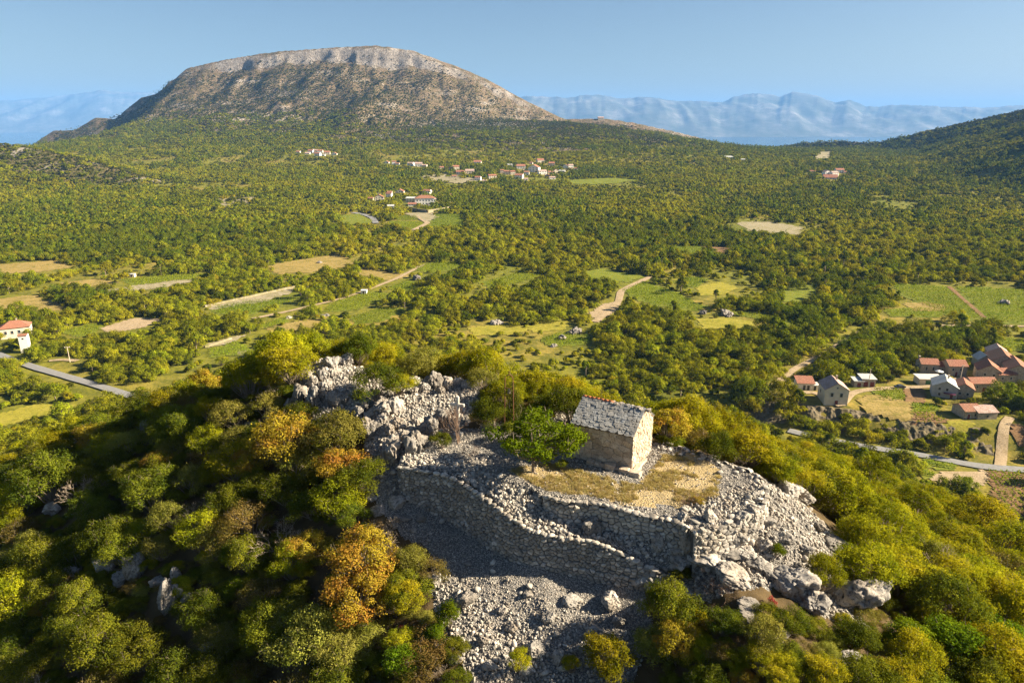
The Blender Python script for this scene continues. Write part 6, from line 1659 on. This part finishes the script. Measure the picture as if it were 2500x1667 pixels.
PROT = [(700, 1010), (740, 900), (800, 850), (860, 860), (880, 920), (1000, 870), (1190, 915), (1190, 1000), (1300, 960), (1340, 1080), (1400, 1110), (1600, 1105), (1740, 1090), (1890, 1150), (2080, 1260), (2060, 1400), (2000, 1480), (1780, 1490), (1600, 1450), (1560, 1667), (1140, 1667), (1060, 1440), (960, 1330), (870, 1280), (860, 1190), (950, 1140), (890, 1090), (840, 1020)]
def fill():
    g = np.random.default_rng(420)
    st = 2.15
    gx, gy_ = np.meshgrid(np.arange(-75, 62, st), np.arange(14, 96, st))
    x = (gx + g.uniform(-.9, .9, gx.shape)).ravel(); y = (gy_ + g.uniform(-.9, .9, gx.shape)).ravel()
    z = H(x, y)
    bad = np.zeros(len(x), bool)
    for P in (SCREE_A, SCREE_B, OUTC, T1, T2): bad |= inpoly(x, y, P)
    px, py, dep = project(x, y, z + 1.3)
    bad |= (dep < 10) | (px < -140) | (px > 2640) | (py < 780) | (py > 1800)
    bad |= inpoly(px, py, PROT) & (y < 46)
    for x0, x1, y0, y1 in ((225, 465, 1345, 1505), (95, 155, 1235, 1265), (335, 375, 1030, 1070), (525, 565, 920, 955), (1890, 2180, 1400, 1505)): bad |= (px > x0 - 10) & (px < x1 + 10) & (py > y0 + 10) & (py < y1 + 50)
    hx = np.array(PLACED)
    n = 0
    # only plants whose crown can be seen past the ground in front of it
    tt = np.linspace(.25, .985, 40)
    for i in np.nonzero(~bad)[0]:
        zz = CAM_Z + (z[i] + 2.6 - CAM_Z) * tt
        if (zz < H(x[i] * tt, y[i] * tt) + (.9 if y[i] > 50 else 0)).any(): bad[i] = True
    order = np.argsort(dep); cnt = {}; mass = []; used = set()
    for i in order:
        if bad[i]: continue
        d = np.hypot(hx[:, 0] - x[i], hx[:, 1] - y[i])
        if (d < hx[:, 2] * .75).any(): continue
        back = y[i] > 47 + .0 * x[i] and x[i] > -24
        right = x[i] > 16
        u = g.random(); t_ = fbm(np.array([x[i] / 9]), np.array([y[i] / 9]), 77, 2)[0]
        if back or right:
            sp = 'bright' if u < .62 + .3 * t_ else 'oak' if u < .80 else 'sage' if u < .965 else 'twig'
            where = 'on the sunny crest behind the chapel' if back and not right else 'on the sunny right slope'
        elif px[i] > 1050:
            sp = 'oak' if u < .5 else 'bright' if u < .62 else 'sage' if u < .75 else 'brown' if u < .92 else 'autumn'
            where = 'in the foreground right of the scree' if px[i] > 1500 else 'at the bottom edge in front of the scree'
        else:
            sp = 'oak' if u < .60 + .2 * t_ else 'bright' if u < .70 else 'sage' if u < .84 else 'brown' if u < .92 else 'autumn' if u < .945 else 'twig'
            where = 'on the shaded left slope' if py[i] > 1040 else 'on the sunlit upper left slope'
        Rr = PROTO[sp][0][2]
        s = (g.uniform(1.25, 2.05) if not (back or right) else (g.uniform(1.1, 1.6) if y[i] < 51 and x[i] < 9 else g.uniform(1.6, 2.5)) if back else g.uniform(1.7, 2.6)) / Rr
        if dep[i] < 34: s *= .8
        word = {'oak': 'dark evergreen shrub', 'bright': 'yellow green leafy tree', 'autumn': 'yellow autumn shrub', 'sage': 'dusty olive shrub', 'brown': 'brown withered shrub', 'twig': 'bare pale shrub'}[sp]
        cnt[sp] = cnt.get(sp, 0) + 1
        if cnt[sp] > {'bright': 150, 'oak': 230}.get(sp, 300):
            mass.append((sp, x[i], y[i], z[i] - .1, s)); continue
        plant(sp, x[i], y[i], z[i] - .1, s, landmark_label(word, px[i], py[i], HILL_MARKS, used), word + 's ' + where, g.uniform(.85, 1.2), None, g)
        n += 1
    if mass:
        forms = [PROTO[q][v][0] for q in ('oak', 'bright') for v in range(3)]
        a = np.array([m_[1:] for m_ in mass]); ii = np.array([(0 if m_[0] == 'oak' else 3) for m_ in mass]) + g.integers(0, 3, len(mass))
        scatter('thicket', a[:, :3], np.repeat(a[:, 3:4], 3, 1), np.column_stack([ii * 0, ii * 0, g.uniform(0, 6.28, len(ii))]), ii, forms, 'leafy thicket of small trees behind the crest of the hill', 'thicket')
    # small undergrowth
    m = 4800
    x = g.uniform(-60, 50, m * 3); y = g.uniform(20, 85, m * 3); z = H(x, y)
    bad = np.zeros(len(x), bool)
    for P in (SCREE_A, SCREE_B, OUTC, T1, T2): bad |= inpoly(x, y, P)
    px, py, dep = project(x, y, z + .3)
    ok = ~bad & (dep > 12) & (px > -60) & (px < 2560) & (py > 800) & (py < 1720) & ~(inpoly(px, py, PROT) & (y < 46))
    k = np.nonzero(ok)[0][:m]
    s = g.uniform(.24, .58, len(k))
    forms = [PROTO['oak'][0][0], PROTO['sage'][0][0], PROTO['brown'][0][0], PROTO['bright'][1][0], PROTO['twigbrown'][0][0]]
    scatter('undergrowth', np.column_stack([x[k], y[k], z[k] - .1]), np.column_stack([s, s, s * .8]), np.column_stack([s * 0, s * 0, g.uniform(0, 6.28, len(k))]), g.choice(5, len(k), p=[.38, .2, .17, .15, .1]), forms, 'low scrub covering the ground between the shrubs of the hill', 'undergrowth')
    # dry grass on the terrace
    gr = []
    for v in range(3):
        n_ = 26; b = g.uniform(-.09, .09, (n_, 2)); tip = np.column_stack([b + g.normal(size=(n_, 2)) * .07, g.uniform(.05, .17, n_)]); base = np.column_stack([b, np.zeros(n_)])
        sd = np.column_stack([g.normal(size=(n_, 2)), np.zeros(n_)]); sd /= np.linalg.norm(sd, axis=1, keepdims=True); sd *= .012
        V = np.stack([base - sd, base + sd, tip], 1).reshape(-1, 3)
        me = mesh_np('grass_tuft', V, np.arange(n_ * 3).reshape(-1, 3), F['grass'])
        a = me.attributes.new('tint', 'FLOAT', 'POINT'); a.data.foreach_set('value', np.repeat(g.random(n_), 3).astype(np.float32))
        gr.append(me)
    pts = poly_points(DRYP, 2600, g); kk = fbm(pts[:, 0] / 1.3, pts[:, 1] / 1.3, 79, 3) > -.15; pts = pts[kk]
    lx = (pts[:, 0] - 7.55) * math.cos(R(60)) + (pts[:, 1] - 39.2) * math.sin(R(60)); ly = -(pts[:, 0] - 7.55) * math.sin(R(60)) + (pts[:, 1] - 39.2) * math.cos(R(60))
    pts = pts[~((lx > -.1) & (lx < CW) & (ly > -.1) & (ly < CL))]
    s = g.uniform(.6, 1.4, len(pts))
    scatter('grass', np.column_stack([pts, H(pts[:, 0], pts[:, 1])]), np.column_stack([s, s, s]), np.column_stack([s * 0, s * 0, g.uniform(0, 6.28, len(s))]), g.integers(0, 3, len(s)), gr, 'short dry yellow grass on the chapel terrace', 'grass')
    print('fill plants', n)
fill()

# ------------------------------------------------------------------ woods of the valley and scrub of the mountain
DENSE = [[tuple(gp(a, b)[:2]) for a, b in q] for q in ([(1560, 585), (1760, 575), (2560, 540), (2560, 690), (2150, 686), (1900, 690), (1750, 640)], [(-60, 540), (400, 530), (900, 560), (860, 615), (620, 640), (200, 640), (-60, 630)], [(1000, 560), (1500, 565), (1600, 600), (1560, 650), (1330, 660), (1130, 630)], [(1560, 800), (1700, 800), (1850, 830), (1960, 880), (1880, 960), (1700, 940), (1560, 860)])]
def forest():
    g = np.random.default_rng(430)
    # from, to, spacing, level of detail, what
    bands = [(70, 820, 6.6, 0, 'patch'), (70, 820, 6.8, 0, 'tree'), (70, 820, 3.9, 0, 'bush'), (820, 1500, 8.2, 1, 'patch'), (820, 1500, 7.6, 1, 'tree'), (820, 1500, 5.6, 1, 'bush'),
             (1500, 2750, 10.5, 1, 'patch'), (1500, 2750, 8.6, 1, 'tree'), (1500, 2750, 7.6, 1, 'bush')]
    allp = []
    for r0, r1, sp, lod, kind in bands:
        xm = r1 * .86; gx, gy_ = np.meshgrid(np.arange(-xm, xm, sp), np.arange(30, r1, sp))
        x = (gx + g.uniform(-.48, .48, gx.shape) * sp).ravel(); y = (gy_ + g.uniform(-.48, .48, gx.shape) * sp).ravel()
        r = np.hypot(x, y); k = (r > r0) & (r <= r1) & (np.abs(x) < y * .84 + 25)
        x, y, r = x[k], y[k], r[k]
        z = H(x, y)
        dn = np.hypot(x - 2, y - 45)
        keep = (dn > 84)
        px, py, dep = project(x, y, z + 4)
        keep &= (px > -80) & (px < 2580) & (py < 1500)
        u_, v_ = x * .25 + y * .97, x * .97 - y * .25          # old field strips run away from the hill
        belt = fbm(v_ / 26, u_ / 120, 210, 3); n1 = fbm(x / 50, y / 50, 201, 3); n2 = fbm(x / 300, y / 300, 202, 2)
        cov = np.where(r < 820, .09 + .9 * belt + .55 * n1 + .25 * n2, .34 + .75 * n1 + .4 * n2)      # above 0: wood, below: open ground
        for poly in DENSE: cov = np.where(inpoly(x, y, poly), np.maximum(cov, .3 + .5 * n1), cov)
        if kind == 'patch': dens = .92 * sstep(.0, .12, cov)
        elif kind == 'tree': dens = .10 + .50 * sstep(-.02, .3, cov)
        else: dens = .14 + .42 * sstep(-.25, -.02, cov) - .15 * sstep(.1, .4, cov)
        dens = np.where(dn < 190, .8, dens)
        tl = z - 14 + 62 * fbm(x / 130, y / 170, 203, 3) + 55 * sstep(-900, 0, x) - 45 * sstep(350, 900, x)
        dens = np.where(y > 1500, dens * (1 - sstep(-50, 95, tl)) ** 1.6, dens)
        dL, pL, sL = polydist(x, y, LHILL); dens = np.where((dL < 75) & (y > 700), dens * .22, dens)
        dR, pR, sR = polydist(x, y, RHILL); dens = np.where((dR < 200) & (x > 900) & (y > 1200), dens * .4, dens)
        keep &= g.random(len(x)) < dens
        for poly, pr in OPEN:
            big = np.asarray(poly)[:, :2]
            if kind != 'bush':      # keep whole crowns off the open ground, not only their stems
                cc = big.mean(0); dd = big - cc; ln = np.hypot(dd[:, 0], dd[:, 1])[:, None] + 1e-6; big = cc + dd * (1 + (4.2 if kind == 'patch' else 1.5) / ln)
            bx0, by0 = big.min(0); bx1, by1 = big.max(0)
            m = (x > bx0) & (x < bx1) & (y > by0) & (y < by1) & keep
            if m.any():
                i = np.nonzero(m)[0]; ins = inpoly(x[i], y[i], big)
                pp = pr if (kind == 'tree' or pr >= .99) else pr * .6
                keep[i[ins & (g.random(len(i)) < pp)]] = False
        x, y, z, n2, r, n1 = x[keep], y[keep], z[keep], n2[keep], r[keep], n1[keep]
        u = g.random(len(x)); reg = fbm(x / 170, y / 170, 204, 2)
        pine = np.clip(.08 + .9 * reg, .02, .8); pine = np.where(r > 1900, np.maximum(pine, .35), pine)
        dark = .20 + .12 * np.sin(x / 90)
        if kind == 'patch':
            idx = np.where(u < pine, 12, np.where(u < pine + (1 - pine) * dark, 11, np.where(u < pine + (1 - pine) * (dark + .08), 13, g.integers(9, 11, len(x)))))
            idx = np.where((cov[keep] < .10) & (r < 820) & (g.random(len(x)) < .6), 14, idx)
            s = (.62 + .5 * g.random(len(x)) ** 1.5) * np.where(r < 820, 1.0, 1.12)
        elif kind == 'tree':
            idx = np.where(u < pine, g.integers(4, 6, len(x)), np.where(u < pine + (1 - pine) * dark, g.integers(2, 4, len(x)), np.where(u < pine + (1 - pine) * (dark + .12), 6, g.integers(0, 2, len(x)))))
            s = (.5 + 1.0 * g.random(len(x)) ** 2.2) * np.where(r < 420, .95, np.where(r < 820, 1.05, .80))
        else:
            idx = np.where(u < .58, 7, np.where(u < .84, 8, np.where(u < .92, 6, g.integers(0, 4, len(x)))))
            s = (.55 + .75 * g.random(len(x)) ** 1.5) * np.where((idx < 7), .5, 1.0) * np.where(r < 820, 1.0, 1.25)
        rot = np.where(idx == 14, 1.318 + g.normal(size=len(x)) * .12, g.uniform(0, 6.28, len(x)))      # hedges lie along the strips
        allp.append((np.column_stack([x, y, z]), s, idx, lod, rot))
    # the nearest trees that show largest become things of their own
    P = np.concatenate([a[0] for a in allp if a[3] == 0]); S = np.concatenate([a[1] for a in allp if a[3] == 0]); I = np.concatenate([a[2] for a in allp if a[3] == 0]); RO = np.concatenate([a[4] for a in allp if a[3] == 0])
    px, py, dep = project(P[:, 0], P[:, 1], P[:, 2] + 3 * S)
    size = S * np.array([m[2] * m[3] for m in MIDP])[I] ** .5 / dep
    cand = np.argsort(-size)
    single = np.zeros(len(P), bool); n = 0; used = set()
    CN = {0: ('broadleaf_tree', 'round green tree'), 1: ('broadleaf_tree', 'round green tree'), 2: ('evergreen_tree', 'dark evergreen tree'), 3: ('evergreen_tree', 'dark evergreen tree'), 4: ('pine_tree', 'upright pine'), 5: ('pine_tree', 'upright pine'), 6: ('broadleaf_tree', 'yellowish tree'), 7: ('valley_bush', 'low green bush'), 8: ('valley_bush', 'low dark bush')}
    for i in cand:
        if n >= 260: break
        if I[i] > 8: continue
        if not (0 < px[i] < 2500 and 0 < py[i] < 1640): continue
        hit = gp(px[i], py[i] - 4)
        if np.hypot(hit[0] - P[i, 0], hit[1] - P[i, 1]) > 40 and hit[1] < P[i, 1]: continue
        if py[i] > 800:     # hidden behind the trees of the crest
            e = np.array([P[i, 0], P[i, 1], P[i, 2] + 5 - CAM_Z]); tt = np.linspace(35, 80, 24) / P[i, 1]
            if (CAM_Z + e[2] * tt < H(e[0] * tt, e[1] * tt) + 2.2).any(): continue
        single[i] = True; n += 1
        cr, tk, Rr, hh = MIDP[I[i]]; nm, word = CN[int(I[i])]
        side = 'left of the chapel hill' if px[i] < 900 else 'behind the chapel hill' if px[i] < 1750 else 'around the village on the right'
        o = empty(nm, tuple(P[i]), g.uniform(0, 6.28)); o.scale = (S[i],) * 3
        tag(o, landmark_label(word, px[i], py[i], VALLEY_MARKS, used), 'tree' if I[i] < 7 else 'bush', word + 's in the valley ' + side)
        obj('trunk', tk, o); obj('crown', cr, o)
    print('single valley trees', n)
    P, S, I, RO = P[~single], S[~single], I[~single], RO[~single]
    forms = lambda src: [q[0] for q in src]
    scatter('forest', P, np.column_stack([S, S, S * g.uniform(.85, 1.2, len(S))]), np.column_stack([S * 0, S * 0, RO]), I, forms(MIDP), 'dense mixed woods and scrub filling the valley floor', 'forest')
    P = np.concatenate([a[0] for a in allp if a[3] == 1]); S = np.concatenate([a[1] for a in allp if a[3] == 1]); I = np.concatenate([a[2] for a in allp if a[3] == 1])
    scatter('forest', P, np.column_stack([S, S, S * g.uniform(.85, 1.2, len(S))]), np.column_stack([S * 0, S * 0, g.uniform(0, 6.28, len(S))]), I, forms(FARP), 'distant woods running up to the foot of the mountain', 'forest')
    print('far trees', len(P))
    # scrub
    sp = 5.2
    gx, gy_ = np.meshgrid(np.arange(-2200, 2200, sp), np.arange(900, 2830, sp))
    x = (gx + g.uniform(-.5, .5, gx.shape) * sp).ravel(); y = (gy_ + g.uniform(-.5, .5, gx.shape) * sp).ravel()
    k = (np.abs(x) < y * .80) ; x, y = x[k], y[k]
    z = H(x, y)
    dM, pM, sM = polydist(x, y, MTN); dL, pL, sL = polydist(x, y, LHILL); dR, pR, sR = polydist(x, y, RHILL)
    m1 = (y > 1600) & (z > -35) & (sM > 0) & (dM > 22); m2 = (dL < 200) & (z > -75) & (y < 1500); m3 = (dR < 300) & (x > 850) & (y > 1200) & (sR > -40)
    n = fbm(x / 35, y / 55, 205, 3); nb = fbm(x / 160, y / 160, 206, 2)
    d = np.where(m3, .85, .78 + .8 * n + .45 * nb); d = np.where(m1 & (dM < 60), d * .5, d); d = np.where(m1 & (z < 60), d + .2, d)
    k = (m1 | m2 | m3) & (g.random(len(x)) < d)
    x, y, z = x[k], y[k], z[k]; s = .75 + 1.5 * g.random(len(x)) ** 2
    scatter('scrub', np.column_stack([x, y, z - .2]), np.column_stack([s, s, s]), np.column_stack([s * 0, s * 0, g.uniform(0, 6.28, len(s))]), g.integers(0, 4, len(s)), SCRUBP, 'dark low scrub dotted over the mountain and hill sides', 'scrub')
    print('scrub', len(x))
forest()

# ------------------------------------------------------------------ the air between here and the far mountains
def haze():
    mb = MB(); mb.box(-34000, 34000, -3000, 33000, SEA_Z - 320, 960)
    t = NT('haze_air')
    v = t.new('ShaderNodeVolumePrincipled')
    v.inputs['Color'].default_value = (.20, .47, 1.0, 1)
    v.inputs['Density'].default_value = 4.2e-5
    v.inputs['Anisotropy'].default_value = .0
    t.link(v.outputs[0], t.out.inputs['Volume'])
    o = obj('haze', mb.mesh('haze', t.m)); tag(o, 'thin blue haze over the far mountains', 'haze', kind='stuff')
haze()
